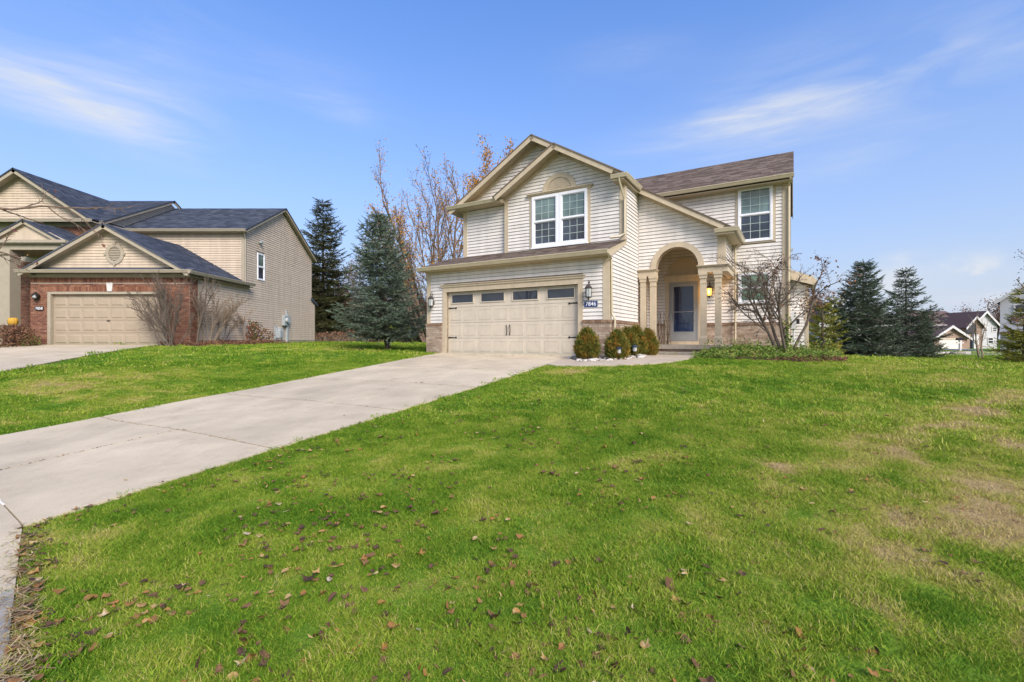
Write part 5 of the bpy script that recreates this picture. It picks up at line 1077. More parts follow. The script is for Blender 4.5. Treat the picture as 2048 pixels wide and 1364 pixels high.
# wall lamp and number plate
mb=MB(); c=g1f(-19.16,3.42,.14); mb.lathe(c,[(.01,-.2),(.07,-.13),(.13,-.02),(.12,.05),(.06,.10),(.02,.16)],10); bx(mb,g1f,-19.2,-19.12,3.36,3.46,0,.10); o=G.part('wall_lantern',mb,MT['iron']); mb=MB(); mb.lathe((c[0]+.02,c[1]-.05,c[2]-.03),[(.02,-.09),(.075,-.04),(.075,.03),(.02,.07)],10); G.part('lamp_glass',mb,MT['lampglass'],parent=o)
mb=MB(); bx(mb,g1f,-19.30,-18.96,2.83,3.00,.012,.03); o=G.part('house_number_sign',mb,MT['iron'],label='dark house number plate with white digits'); tm=textmesh('7858',.15,.003,MT['white']); t=link('digits',tm,o); t.location=Vector((-19.13,D0-.034,2.915))-Vector(G.b); t.rotation_euler=(math.radians(90),0,0)
# meters beside the neighbour's side wall
E_=Frame('electric_meter',(XR+.12,27.0,1.45),0,'grey electric meter and conduit on the taupe side wall','meter')
mb=MB(); mb.box(XR+.04,XR+.16,26.9,27.06,1.42,3.1); E_.part('conduit',mb,MT['steel']); mb=MB(); mb.box(XR+.03,XR+.2,26.5,26.85,2.45,3.0); mb.box(XR+.03,XR+.22,26.85,27.2,2.55,2.95); E_.part('meter_box',mb,MT['steel'])
mb=MB(); mb.tube([(XR+.2,26.68,2.75),(XR+.32,26.68,2.75)],.12,10); E_.part('meter_dial',mb,MT['lampglass']); mb=MB(); mb.box(XR+.03,XR+.1,26.93,27.02,3.1,3.35); E_.part('cap',mb,MT['steel'])
E_=Frame('gas_meter',(XR+.4,25.4,1.45),0,'grey gas meter on pipes beside the taupe wall, left of the electric meter','meter')
mb=MB(); mb.box(XR+.3,XR+.6,25.2,25.55,1.75,2.1); mb.tube([(XR+.45,25.37,2.1),(XR+.45,25.37,2.3)],.12,10); E_.part('meter_box',mb,MT['steel']); mb=MB(); mb.tube([(XR+.35,25.1,1.35),(XR+.35,25.1,2.35),(XR+.35,25.28,2.4),(XR+.35,25.28,2.1)],.035,6); mb.tube([(XR+.45,25.65,1.35),(XR+.45,25.65,2.3),(XR+.45,25.5,2.3),(XR+.45,25.5,2.1)],.035,6); E_.part('pipe',mb,MT['steel'])
# meter on the main house bump-out
mb=MB()
E_=Frame('electric_meter',UV(UW+.14,19.7,1.3),-YAW,'grey electric box and conduit at the house corner behind the bare tree','meter')
b0=E_.b; E_.b=(UW+.14,19.7,1.3); mb=MB(); mb.box(UW+.05,UW+.20,19.6,19.85,2.05,2.65); E_.part('meter_box',mb,MT['farsid']); mb=MB(); mb.tube([(UW+.12,19.72,2.05),(UW+.12,19.72,1.2)],.035,6); E_.part('conduit',mb,MT['farsid']); mb=MB(); mb.box(UW+.20,UW+.30,19.62,19.80,2.22,2.40); E_.part('meter_dial',mb,MT['iron'])
# ================================================================ far houses
def far_window(fr,fn,s0,s1,z0,z1):
    mb=MB()
    for q in ((s0-.1,s0,z0-.1,z1+.1),(s1,s1+.1,z0-.1,z1+.1),(s0,s1,z1,z1+.1),(s0,s1,z0-.1,z0),(s0,s1,(z0+z1)/2-.04,(z0+z1)/2+.04)): bx(mb,fn,*q,0,.06)
    w_=fr.part('window',mb,MT['fartrim']); mb=MB(); bx(mb,fn,s0,s1,z0,z1,0,.025); fr.part('pane',mb,MT['glassdark'],parent=w_)
def gabled(fr,x0,x1,y0,y1,zb,ze,rise,ridge='x',wm='farsid',rm='farroof',ov=.4):
    """box with a gable roof; ridge 'x' runs left-right, 'y' runs away from the street"""
    mb=MB(); 
    if ridge=='x':
        ym=(y0+y1)/2; mb.prism([(y0,zb),(y1,zb),(y1,ze),(ym,ze+rise),(y0,ze)],lambda p,q,t:(t,p,q),x0,x1); fr.part('wall',mb,MT[wm]); k=rise/(ym-y0)
        for s,(ya,yb) in enumerate(((y0-ov,ym),(y1+ov,ym))):
            mb=MB(); mb.hexa([(x0-ov,ya,ze-ov*k),(x1+ov,ya,ze-ov*k),(x1+ov,yb,ze+rise),(x0-ov,yb,ze+rise),(x0-ov,ya,ze-ov*k+.15),(x1+ov,ya,ze-ov*k+.15),(x1+ov,yb,ze+rise+.15),(x0-ov,yb,ze+rise+.15)]); fr.part('roof',mb,MT[rm])
        mb=MB(); gutter(mb,(x0-ov,y0-ov,ze-ov*k+.16),(x1+ov,y0-ov,ze-ov*k+.16),(0,-1,0),.14,.22); fr.part('gutter',mb,MT['fartrim'])
        mb=MB()
        for xx in (x0-ov-.03,x1+ov): mb.prism([(y0-ov,ze-ov*k+.13),(ym,ze+rise+.13),(ym,ze+rise-.12),(y0-ov,ze-ov*k-.12)],lambda p,q,t:(t,p,q),xx,xx+.03)
        fr.part('rake_board',mb,MT['fartrim'])
    else:
        xm=(x0+x1)/2; mb.prism([(x0,zb),(x1,zb),(x1,ze),(xm,ze+rise),(x0,ze)],lambda p,q,t:(p,t,q),y0,y1); fr.part('wall',mb,MT[wm]); k=rise/(xm-x0)
        for xa in (x0-ov,x1+ov):
            mb=MB(); mb.hexa([(xa,y0-ov,ze-ov*k),(xm,y0-ov,ze+rise),(xm,y1,ze+rise),(xa,y1,ze-ov*k),(xa,y0-ov,ze-ov*k+.15),(xm,y0-ov,ze+rise+.15),(xm,y1,ze+rise+.15),(xa,y1,ze-ov*k+.15)]); fr.part('roof',mb,MT[rm])
            mb=MB(); mb.prism([(xa,ze-ov*k+.14),(xm,ze+rise+.14),(xm,ze+rise-.16),(xa,ze-ov*k-.16)],lambda p,q,t:(p,t,q),y0-ov-.04,y0-ov-.002); fr.part('rake_board',mb,MT['fartrim'])
def PX(px,py,D): return (px-1024)/FPX*D, CZ+(HZ-py)*D/FPX
def far_house(D,label,build,rot=0,px=1900):
    fr=Frame('far_house',(PX(px,690,D)[0],D,.2),rot,label,'house','houses beyond the lawn on the right'); build(fr,D); return fr
def hA(fr,D):   # brick house with white garage door, dark arch window
    X=lambda p,d=None:PX(p,0,d or D)[0]; Zc=lambda q,d=None:PX(0,q,d or D)[1]
    def gb(p0,p1,d,dep,qe,qr,rg,wm,rm): gabled(fr,X(p0,d),X(p1,d),d,d+dep,0,Zc(qe,d),Zc(qr,d)-Zc(qe,d),rg,wm,rm,.3)
    gb(1862,1950,D+4,9,650,620,'x','farsid','farroof'); gb(1825,1861,D+6,8,654,632,'x','fartrim','farroof')
    gb(1868,1934,D-3,7.2,675,653,'y','farbrick','farroof'); gb(1933,1965,D+1,5,652,634,'y','farbrick','farroof'); gb(1944,1994,D+2.2,10,650,624,'y','farsid','farroof')
    y=D-3; f_=FR(y); s=y/D
    X2=lambda p:PX(p,0,y)[0]; Z2=lambda q:PX(0,q,y)[1]
    mb=MB(); bx(mb,f_,X2(1878),X2(1923),Z2(703),Z2(679),-.1,.05); GDf=fr.part('garage_door',mb,MT['fardoor'])
    for k in range(4):
        mb=MB(); bx(mb,f_,X2(1878)+.1,X2(1923)-.1,Z2(703)+.1+k*.38,Z2(703)+.36+k*.38,.05,.07); fr.part('door_panel',mb,MT['fardoor'],parent=GDf)
    mb=MB(); bx(mb,f_,X2(1876),X2(1925),Z2(678.5),Z2(677),0,.12); fr.part('door_header',mb,MT['trim'])
    y=D+1; f_=FR(y); X3=lambda p:PX(p,0,y)[0]; Z3=lambda q:PX(0,q,y)[1]
    xc=X3(1943); r_=X3(1953)-xc; zc_=Z3(655)
    mb=MB(); mb.prism([(xc-r_,Z3(668)),(xc+r_,Z3(668))]+[(xc+r_*math.cos(t),zc_+r_*math.sin(t)) for t in np.linspace(0,math.pi,12)],lambda p,q,t:f_(p,q,t),0,.04); fr.part('arched_window',mb,MT['glassdark'])
    mb=MB(); bx(mb,f_,X3(1944),X3(1954),Z3(699),Z3(668),0,.25); fr.part('porch_column',mb,MT['fartrim']); mb=MB(); bx(mb,f_,X3(1940),X3(1943.5),Z3(698),Z3(676),-.0,.05); fr.part('door',mb,MT['glassdark'])
    y=D+2.2; f_=FR(y); X4=lambda p:PX(p,0,y)[0]; Z4=lambda q:PX(0,q,y)[1]
    far_window(fr,f_,X4(1976),X4(1985),Z4(686),Z4(676)); far_window(fr,f_,X4(1966),X4(1973),Z4(662),Z4(655)); far_window(fr,f_,X4(1985),X4(1992),Z4(662),Z4(655))
    mb=MB(); x=X(1969); mb.box(x-.35,x+.35,D+7,D+7.7,Zc(640),Zc(616)); fr.part('chimney',mb,MT['iron'])
far_house(56,'brick house with a white garage door and dark arched window, far right',hA)
def hB(fr,D):
    X=lambda p,d=None:PX(p,0,d or D)[0]; Zc=lambda q,d=None:PX(0,q,d or D)[1]
    def gb(p0,p1,d,dep,qe,qr,rg,wm,rm): gabled(fr,X(p0,d),X(p1,d),d,d+dep,0,Zc(qe,d),Zc(qr,d)-Zc(qe,d),rg,wm,rm,.3)
    gb(1560,1668,D,9,628,602,'x','farsid','farroof'); gb(1640,1690,D-3,6,640,606,'y','fartrim','farroof')
    f_=FR(D-3); y=D-3; X2=lambda p:PX(p,0,y)[0]; Z2=lambda q:PX(0,q,y)[1]
    far_window(fr,f_,X2(1645),X2(1651),Z2(690),Z2(672)); far_window(fr,f_,X2(1660),X2(1671),Z2(684),Z2(668)); f_=FR(D); far_window(fr,f_,X(1622),X(1629),Zc(690),Zc(668)); far_window(fr,f_,X(1622),X(1628),Zc(650),Zc(638))
far_house(46,'pale house with a brown roof, seen between the main house and the spruces',hB)
def hC(fr,D):
    X=lambda p:PX(p,0,D)[0]; Zc=lambda q:PX(0,q,D)[1]
    gabled(fr,X(2001),X(2130),D,D+9,0,Zc(600),Zc(548)-Zc(600),'y','farsid','farroof',ov=.3)
    f_=FR(D); far_window(fr,f_,X(2022),X(2034),Zc(640),Zc(612)); far_window(fr,f_,X(2022),X(2034),Zc(695),Zc(668)); mb=MB(); bx(mb,f_,X(2001),X(2060),Zc(668),Zc(664),0,.6); fr.part('pent_roof',mb,MT['farroof'])
far_house(40,'tall pale grey house cut off by the right edge of the picture',hC,-.88,2003)
def hD(fr,D):
    X=lambda p:PX(p,0,D)[0]; Zc=lambda q:PX(0,q,D)[1]
    gabled(fr,X(1700),X(1850),D,D+9,0,Zc(650),Zc(628)-Zc(650),'x','fartrim','farroof'); f_=FR(D)
    for p in (1730,1775,1822): far_window(fr,f_,X(p),X(p+7),Zc(690),Zc(672))
far_house(62,'white house with a brown roof showing through the spruce branches',hD)
# far driveway, street and lawn edging
def poly_sheet(name,pix,mat,top,kind='structure',parent=None):
    return flat_poly(name,[ground_at(*p)[:2] for p in pix],mat,top,.05,parent,kind)
def world_poly(name,pts,mat,top,kind='structure'): return flat_poly(name,pts,mat,top,.05,None,kind)
X_=lambda p,D:PX(p,0,D)[0]
world_poly('far_driveway',[(X_(1878,52.9),52.9),(X_(1926,52.9),52.9),(X_(1990,42),42),(X_(2010,36),36),(X_(1925,36),36),(X_(1905,42),42)],MT['conc'],.05)
world_poly('far_street',[(28,35.9),(60,35.9),(60,31.5),(30,31.5)],MT['conc3'],.05)
mb=MB(); xa=X_(1838,33);xb=X_(1942,33)
E2=Frame('retaining_wall',(xa,33,g1(xa,33)),0,'low stone retaining wall beyond the lawn at far right','wall')
n=14
for k in range(n):
    for r_ in range(2):
        x0=xa+(xb-xa)*(k+(.5 if r_ else 0))/n; x1=min(x0+(xb-xa)/n-.02,xb); z=g1(x0,33)-.05+r_*.14; mb=MB(); mb.box(x0,x1,33+random.uniform(-.02,.02),33.3,z,z+.13); E2.part('stone',mb,MT['stone'])
E3=Frame('mailbox',(X_(1920,42),42,g1(X_(1920,42),42)),0,'black mailbox on a white post by the far street','mailbox')
b=E3.b; mb=MB(); mb.box(b[0]-.07,b[0]+.07,b[1]-.07,b[1]+.07,b[2]-.1,b[2]+1.0); mb.box(b[0]-.3,b[0]+.3,b[1]-.06,b[1]+.06,b[2]+.72,b[2]+.82); E3.part('post',mb,MT['fartrim']); mb=MB(); mb.prism([(b[1]-.1,b[2]+1.0),(b[1]+.12,b[2]+1.0),(b[1]+.12,b[2]+1.12),(b[1]+.01,b[2]+1.22),(b[1]-.1,b[2]+1.12)],lambda p,q,t:(t,p,q),b[0]-.3,b[0]+.3); E3.part('box',mb,MT['iron'])
# black post on the lawn edge between the houses
x=X_(733,30); tag(link('garden_post',mesh('garden_post',MB().tube([(0,0,-.1),(0,0,1.75)],[.045,.04],6).lathe((0,0,1.75),[(.07,0),(.08,.05),(.02,.14)],8),MT['iron']),None,(x,30,g1(x,30))),'thin black post standing at the edge of the woods behind the blue spruce','post')
# ================================================================ small things by the entry
def path_light(u,v,label):
    p=UV(u,v,0); z=g1(p[0],p[1]); fr=Frame('path_light',(p[0],p[1],z),0,label,'garden light','solar lights in the rock bed')
    b=fr.b; mb=MB(); mb.tube([b,(b[0],b[1],z+.22)],.012,6); fr.part('stake',mb,MT['iron']); mb=MB(); mb.lathe((b[0],b[1],z+.2),[(.03,0),(.055,.02),(.062,.12),(.06,.125)],10); fr.part('lens',mb,MT['lampglass']); mb=MB(); mb.lathe((b[0],b[1],z+.325),[(.085,0),(.088,.02),(.05,.05),(.015,.06)],12); fr.part('cap',mb,MT['blueblack'])
MT['blueblack']=mk('blue_black_plastic',(.035,.05,.085),.35,.1,10,spec=.5)
path_light(-3.90,11.95,'solar path light in front of the second and third shrubs'); path_light(-3.72,12.75,'solar path light nearer the porch, right of the other one')
T=Frame('trellis',UV(-3.72,16.6,1.49),-YAW,'small tan folding trellis leaning on the porch by the door','trellis'); T.b=(-3.72,16.6,1.49)
for k,(u0,vv_) in enumerate(((-4.1,16.3),(-3.82,16.55),(-3.56,16.35))):
    pass
for (u0,v0),(u1,v1) in (((-4.02,16.05),(-3.76,16.35)),((-3.76,16.35),(-3.50,16.15))):
    d=Vector((u1-u0,v1-v0,0))
    for k in range(3):
        a=Vector((u0,v0,1.49))+d*(k/2+.02*(1-k)); mb=MB(); mb.tube([a,a+Vector((0,0,.85+.1*(k==1)))],.014,4); T.part('post',mb,MT['barktan'])
    for z in (.12,.35,.60,.80): a=Vector((u0,v0,1.49+z)); mb=MB(); mb.tube([a,a+d],.009,4); T.part('slat',mb,MT['barktan'])
mb=MB()
for k in range(9):
    a=Vector((-4.0+random.random()*.5,16.2,1.5)); p=[a]
    for i in range(5): a=a+Vector((random.uniform(-.06,.06),random.uniform(-.03,.03),.22)); p.append(a)
    mb.tube(p,.006,3)
T.part('dead_vine',mb,MT['barkdark'],kind='stuff')
p=UV(-1.62,16.9,0); z=g1(p[0],p[1]); mb=MB(); mb.hexa([(-.12,-.35,0),(.12,-.35,0),(.10,.3,.06),(-.10,.3,.06),(-.14,-.36,.06),(.14,-.36,.06),(.12,.3,.16),(-.12,.3,.16)]); tag(link('splash_block',mesh('splash_block',mb,MT['steel']),None,(p[0],p[1],z+.04),(0,0,-YAW)),'grey splash block under the downspout right of the porch','splash block')
# stones in the front bed
SM=[]
for s in range(6):
    r_=random.Random(s); import bmesh as _b; bm=_b.new(); _b.ops.create_icosphere(bm,subdivisions=2,radius=1)
    for v in bm.verts: v.co*=1+r_.uniform(-.12,.12); v.co.z*=.55; v.co.x*=1.25
    me=bpy.data.meshes.new('stone'); bm.to_mesh(me); bm.free(); me.materials.append(MT['stone']); me.polygons.foreach_set('use_smooth',[True]*len(me.polygons)); SM.append(me)
cnt=0
xs=RNG.uniform(-6,8,9000);  u=RNG.uniform(-5.45,-3.5,9000); v=RNG.uniform(11.3,14.6,9000)
for a,b in zip(u,v):
    p=UV(a,b,0)
    if cnt>=210: break
    if not inpoly(np.array([p[0]]),np.array([p[1]]),bedA)[0]: continue
    d=min(math.hypot(a-c,b-e) for c,e in ((-4.8,11.4),(-4.1,11.75),(-3.75,12.2),(-3.6,12.9),(-3.7,13.5),(-4.4,11.6),(-5.2,11.9)))
    if random.random()>math.exp(-(d/.38)**2)+.05: continue
    s=random.uniform(.025,.075); link('stone',random.choice(SM),front_bed,(p[0],p[1],g1(p[0],p[1])+.03+s*.2+random.random()*.02),(random.uniform(-.3,.3),random.uniform(-.3,.3),random.uniform(0,6)),(s,s,s)); cnt+=1
# ================================================================ vegetation
def scatter(TV,TF,M3,T,rn):
    """copy a small template (n,3) to many places: M3 (k,3,3), T (k,3)"""
    TV=np.asarray(TV,float);TF=np.asarray(TF); k=len(T); V=np.einsum('kij,nj->kni',M3,TV)+T[:,None,:]
    F=TF[None]+(np.arange(k)*len(TV))[:,None,None]; return V.reshape(-1,3),F.reshape(-1,TF.shape[1]),np.repeat(rn,len(TV))
def basis(d,roll,s,sw=None):
    """matrices with x along d"""
    d=d/np.linalg.norm(d,axis=1,keepdims=True); up=np.tile([0,0,1.],(len(d),1)); up[np.abs(d[:,2])>.95]=[1,0,0]
    y=np.cross(up,d); y/=np.linalg.norm(y,axis=1,keepdims=True); z=np.cross(d,y); c,s_=np.cos(roll)[:,None],np.sin(roll)[:,None]
    y2=y*c+z*s_; z2=-y*s_+z*c; sw=s if sw is None else sw
    return np.stack([d*s[:,None],y2*sw[:,None],z2*sw[:,None]],-1)
def sprig(n,seed,w=.10,ln=.30):
    """bottle-brush twig of unit length along +x with needles as thin triangles"""
    r=np.random.default_rng(seed);V=[];F=[]
    for i in range(n):
        x=(i+.5)/n*.92; a=r.random()*6.283; l=ln*(1.05-.55*x)*(.7+.6*r.random()); c,s=math.cos(a),math.sin(a); q=w*(.7+.6*r.random()); o=len(V)
        V+=[(x-q*.5,0,0),(x+q*.5,-s*q*.4,c*q*.4),(x+l*.75,c*l*.62,s*l*.62)]; F.append((o,o+1,o+2))
    o=len(V); V+=[(0,.02,0),(0,-.02,0),(1.12,0,0)]; F.append((o,o+1,o+2)); return V,F
def conifer(name,loc,h,rad,label,cat,mat,seed,group=None,base=.10,whorl=.24,nb=9,droop=-.1,sprlen=.30,gap=.11,dens=1.0,lean=(0,0),prof=1.0,trunkr=.10,needles=22,bark='bark',tilt=.35,scl=None,share=None):
    r=np.random.default_rng(seed); root=link(name,None,None,loc); tag(root,label,cat,group); root.rotation_euler=(0,0,r.random()*6.28 if share else 0)
    if share is not None:
        for n_,me in share: link(n_,me,root)
        if scl: root.scale=scl
        return root,share
    mb=MB(); n=8; tp=[(lean[0]*math.exp(-t*3)*1.0 if True else 0,lean[1]*math.exp(-t*3),h*t) for t in np.linspace(0,1,n)]; tp[0]=(tp[0][0],tp[0][1],-.15)
    mb.tube(tp,[trunkr*(1-.95*t)+.006 for t in np.linspace(0,1,n)],8)
    cx=lambda z:(lean[0]*math.exp(-max(z,0)/h*3),lean[1]*math.exp(-max(z,0)/h*3))
    B=MB(); D=[];T=[];S_=[]
    z=h*base
    while z<h*.985:
        t=(z/h-base)/(1-base); L0=rad*((1-t)**prof)*(.95 if t>.06 else .8)+.10; nbb=max(4,int(nb*(.55+.45*(1-t))))
        ph=r.random()*6.28
        for i in range(nbb):
            a=ph+6.283*i/nbb+r.normal(0,.18); Lb=L0*r.uniform(.50,1.18); zz_=z+r.normal(0,whorl*.28); el=tilt*(t-.25)+droop+r.normal(0,.07); c,s=math.cos(a),math.sin(a)
            x0,y0=cx(zz_); m=5; pt=[]
            for k in range(m+1):
                q=k/m; rr=Lb*q; zc=zz_+rr*math.sin(el)-.10*Lb*math.sin(math.pi*q*.8)+.16*Lb*q*q*q
                pt.append(Vector((x0+c*rr*math.cos(el),y0+s*rr*math.cos(el),zc)))
            B.tube(pt,[.020*Lb/rad*1.2*(1-.85*k/m)+.003 for k in range(m+1)],3,cap=False)
            ns=max(2,int(Lb/gap))
            for k in range(ns):
                q=.12+.88*(k+.5)/ns; f_=q*m; j=min(int(f_),m-1); P0=pt[j].lerp(pt[j+1],f_-j); dr=(pt[j+1]-pt[j]).normalized(); sd=Vector((-s,c,0))
                for sg in (-1,1):
                    if r.random()>dens: continue
                    sl=(1-q)*Lb*.42+sprlen*.75; nn=max(1,int(sl/(sprlen*.8)))
                    d=(dr*.55+sd*sg*.95+Vector((0,0,r.normal(-.10,.18)))).normalized()
                    for w_ in range(nn):
                        D.append(d+Vector(r.normal(0,.10,3))); T.append(P0+d*(w_*sprlen*.72)+Vector(r.normal(0,.02,3))); S_.append(sprlen*r.uniform(.75,1.2)*(1 if w_==nn-1 else .95))
                        if r.random()<.35: D.append(d*.6+dr*.5+Vector((0,0,.25*r.normal()))); T.append(T[-1]); S_.append(sprlen*.8)
            D.append(dr); T.append(pt[-1]-dr*.1); S_.append(sprlen)
        z+=whorl*(.75+.5*r.random())*(1-.35*t)
    D.append(Vector((0,0,1)));T.append(Vector((*cx(h),h-.25)));S_.append(.4)
    D=np.array([list(d) for d in D]);T=np.array([list(t) for t in T]);S_=np.array(S_); out=[]
    tv,tf=sprig(needles,seed); V,F,R=scatter(tv,tf,basis(D,r.uniform(0,6.28,len(D)),S_,S_*.9),T,r.random(len(D)))
    me=[('trunk',mesh('trunk',mb,MT[bark],smooth=True)),('branches',mesh('branches',B,MT[bark])),('foliage',npmesh('foliage',V,F,MT[mat],R))]
    for n_,m_ in me: link(n_,m_,root)
    if scl: root.scale=scl
    return root,me
def place(px,D): x=(px-1024)/FPX*D; return (x,D,g1(x,D)-.02)
# ---- blue spruce between the houses
conifer('blue_spruce',place(757,20),5.85,2.25,'blue-green spruce with a bent trunk on the lawn between the houses','tree','spruce',11,base=.15,whorl=.23,nb=10,droop=.02,sprlen=.36,gap=.15,lean=(0.45,0),trunkr=.12,needles=22,prof=.74,bark='bark',tilt=.45)
# ---- right pair share one mesh
_,sh=conifer('dark_spruce',place(1726,25),5.1,2.3,'full dark blue spruce, left one of the pair beyond the lawn','tree','sprucedk',21,'dark spruces on the right lawn',base=.02,whorl=.22,nb=11,droop=-.02,sprlen=.40,gap=.16,needles=20,prof=.85)
conifer('dark_spruce',place(1812,26.5),5.0,2.1,'narrower dark blue spruce, right one of the pair beyond the lawn','tree','sprucedk',22,'dark spruces on the right lawn',base=.02,whorl=.27,nb=9,droop=-.05,sprlen=.42,gap=.18,needles=20,prof=.9)
root,_=conifer('dark_spruce',place(1850,33),3.9,2.0,'low wide grey-green spruce just right of the narrower dark spruce','tree','sprucedk',23,'dark spruces on the right lawn',share=sh,scl=(.38,.38,.6))
# ---- norway spruce behind the neighbour's corner
_,shN=conifer('norway_spruce',place(646,37),11.2,3.2,'tall open spruce behind the taupe house corner','tree','norway',31,'tall spruces in the back woods',base=.05,whorl=.46,nb=10,droop=-.08,sprlen=.60,gap=.22,needles=20,prof=.72,trunkr=.17,bark='barkdark')
for px,D,s,l in ((612,46,.8,'dark spruce mostly hidden behind the taupe house'),(690,50,.52,'distant dark spruce just left of the blue spruce'),(838,44,.42,'dark green spruce low in the woods left of the cream garage'),(800,40,.33,'small dark spruce low behind the blue spruce')):
    conifer('norway_spruce',place(px,D),1,1,l,'tree','norway',int(px),'tall spruces in the back woods',share=shN,scl=(s*1.1,s*1.1,s))
# ---- yellow-green pines
def pine(px,D,h,rad,label,seed): 
    return conifer('yellow_pine',place(px,D),h,rad,label,'tree','pine',seed,'yellow-green pines',base=.04,whorl=.34,nb=8,droop=.12,sprlen=.34,gap=.12,needles=22,prof=.55,tilt=.2)
pine(1645,22,2.5,1.1,'yellow-green pine just right of the cream house',41); pine(2050,21.5,3.5,.85,'tall yellow-green pine at the right edge of the picture',42); pine(2016,23.5,1.1,.9,'low bushy yellow-green pine near the right edge',43); pine(1668,30,3.6,1.5,'paler pine behind the other pine, left of the dark spruces',44)
# ---- broadleaf trees
def grow(r,mb,p,d,L,rad,lev,P,tips):
    m=P['seg'][lev]; pt=[p.copy()]; dd=d.copy(); 
    for k in range(m):
        dd=(dd+Vector(r.normal(0,P['wig'][lev],3))+Vector((0,0,P['up'][lev]))).normalized(); pt.append(pt[-1]+dd*L/m)
    last=lev==len(P['n'])-0-1+1
    rr=[rad*(1-(1-P['tap'])*k/m) for k in range(m+1)]
    mb.tube(pt,rr,P['sides'][lev],cap=False)
    if lev>=len(P['n']): tips.append((pt[-1],dd)); tips.append((pt[m//2],dd)); return
    n=P['n'][lev]; n=max(1,int(n*r.uniform(.8,1.2)))
    for i in range(n):
        q=P['s0'][lev]+(1-P['s0'][lev])*(i+r.random())/n; f_=min(q*m,m-.001); j=int(f_); b=pt[j].lerp(pt[j+1],f_-j); dr=(pt[j+1]-pt[j]).normalized()
        ax=dr.orthogonal().normalized(); ax.rotate(Matrix.Rotation(r.random()*6.283,3,dr)); a=P['ang'][lev]*r.uniform(.65,1.35); nd_=(dr*math.cos(a)+ax*math.sin(a)).normalized()
        Lc=L*P['len'][lev]*r.uniform(.6,1.15)*(1-.35*q); rc=min(rr[j]*.75,rad*P['rr'][lev]*(1-.3*q)); grow(r,mb,b,nd_,Lc,max(rc,P['min']),lev+1,P,tips)
def leaves(r,tips,n,size,spread,mat,name='leaves'):
    T=[];D=[]
    if not tips: return None
    for i in range(n):
        p,d=tips[int(r.integers(len(tips)))]; T.append(list(p+Vector(r.normal(0,spread,3)))); D.append(r.normal(0,1,3)+np.array([0,0,-.4]))
    T=np.array(T);D=np.array(D); tv=[(0,0,0),(.5,.28,.06),(1,0,0),(.5,-.28,.06)]; tf=[(0,1,2),(0,2,3)]
    V,F,R=scatter(tv,tf,basis(D,r.uniform(0,6.28,n),size*r.uniform(.6,1.3,n)),T,r.random(n)); return npmesh(name,V,F,MT[mat],R)
def tree(name,loc,stems,P,label,cat,seed,bark='bark',leaf=None,group=None,crown='branches'):
    """stems: list of (offset, direction, length, radius)"""
    r=np.random.default_rng(seed); root=link(name,None,None,loc); tag(root,label,cat,group); tips=[]
    TM=MB(); BM=MB()
    for off,d,L,rad in stems:
        d=Vector(d).normalized(); 
        class Split:  # first tube is the trunk, the rest are branches
            pass
        m0=MB(); st={'n':0}
        def tube(pts,rads,n=6,cap=True,rnd=0.0,_s=st):
            (TM if _s['n']==0 else BM).tube(pts,rads,n,cap,rnd); _s['n']+=1
        m0.tube=tube
        grow(r,m0,Vector(off),d,L,rad,0,P,tips)
    if P.get('sc'): root.scale=(P['sc'],)*3
    link('trunk',mesh('trunk',TM,MT[bark],smooth=True),root)
    link(crown,mesh(crown,BM,MT[bark]),root)
    if leaf:
        for n,size,spread,mat in leaf:
            me=leaves(r,tips,n,size,spread,mat)
            if me: link('leaves',me,root)
    return root
# willow-like bare trees behind the garage
PW=dict(seg=[8,6,5,4],wig=[.05,.07,.09,.12],up=[.05,.07,.07,.05],tap=.3,sides=[7,5,4,3],n=[12,9,6],s0=[.22,.2,.15],ang=[.42,.42,.5],len=[.48,.42,.38],rr=[.42,.45,.5],min=.012)
def spread(n,L,rad,tilt,r,px=.25): 
    out=[]
    for i in range(n): a=6.283*i/n+r.uniform(-.3,.3); t=tilt*r.uniform(.35,1.1); out.append(((px*math.cos(a),px*math.sin(a),-.1),(math.cos(a)*t,math.sin(a)*t,1),L*r.uniform(.75,1.1),rad*r.uniform(.6,1.1)))
    return out
rr_=random.Random(5)
tree('bare_willow',place(862,34),[((-.3,0,-.1),(-.40,.1,1),9.6,.13),((-.1,.2,-.1),(-.24,-.1,1),10.6,.14),((.1,0,-.1),(-.10,.1,1),10.8,.12),((-.4,-.2,-.1),(-.62,.0,1),8.4,.11),((.2,.1,-.1),(-.50,.35,1),9.4,.10)],PW,'tall bare willow with a few orange leaves, left of the cream house','tree',51,'barkred',[(5000,.13,.2,'orange')],'bare trees behind the cream house')
tree('bare_willow',place(893,32),[((.0,0,-.1),(-.10,.1,1),9.8,.13),((.2,.2,-.1),(.05,-.1,1),10.2,.14),((-.2,.1,-.1),(-.26,.2,1),8.8,.10)],PW,'bare tree closest to the left wall of the cream house','tree',52,'barkred',[(2500,.13,.18,'orange')],'bare trees behind the cream house')
tree('poplar',place(988,42),spread(6,12.2,.13,.15,rr_),PW,'golden-leaved tree rising behind the left gable','tree',53,'barktan',[(34000,.19,.24,'orange')],'bare trees behind the cream house')
tree('bare_willow',place(1012,44),spread(4,13.8,.12,.10,rr_),PW,'thin tree top showing just above the left gable slope','tree',54,'barktan',[(350,.18,.2,'orange')],'bare trees behind the cream house')
PB=dict(seg=[6,5,4,3],wig=[.08,.12,.14,.16],up=[.04,.05,.04,.03],tap=.35,sides=[6,4,3,3],n=[8,7,5],s0=[.25,.2,.2],ang=[.6,.6,.6],len=[.5,.45,.4],rr=[.5,.5,.5],min=.008)
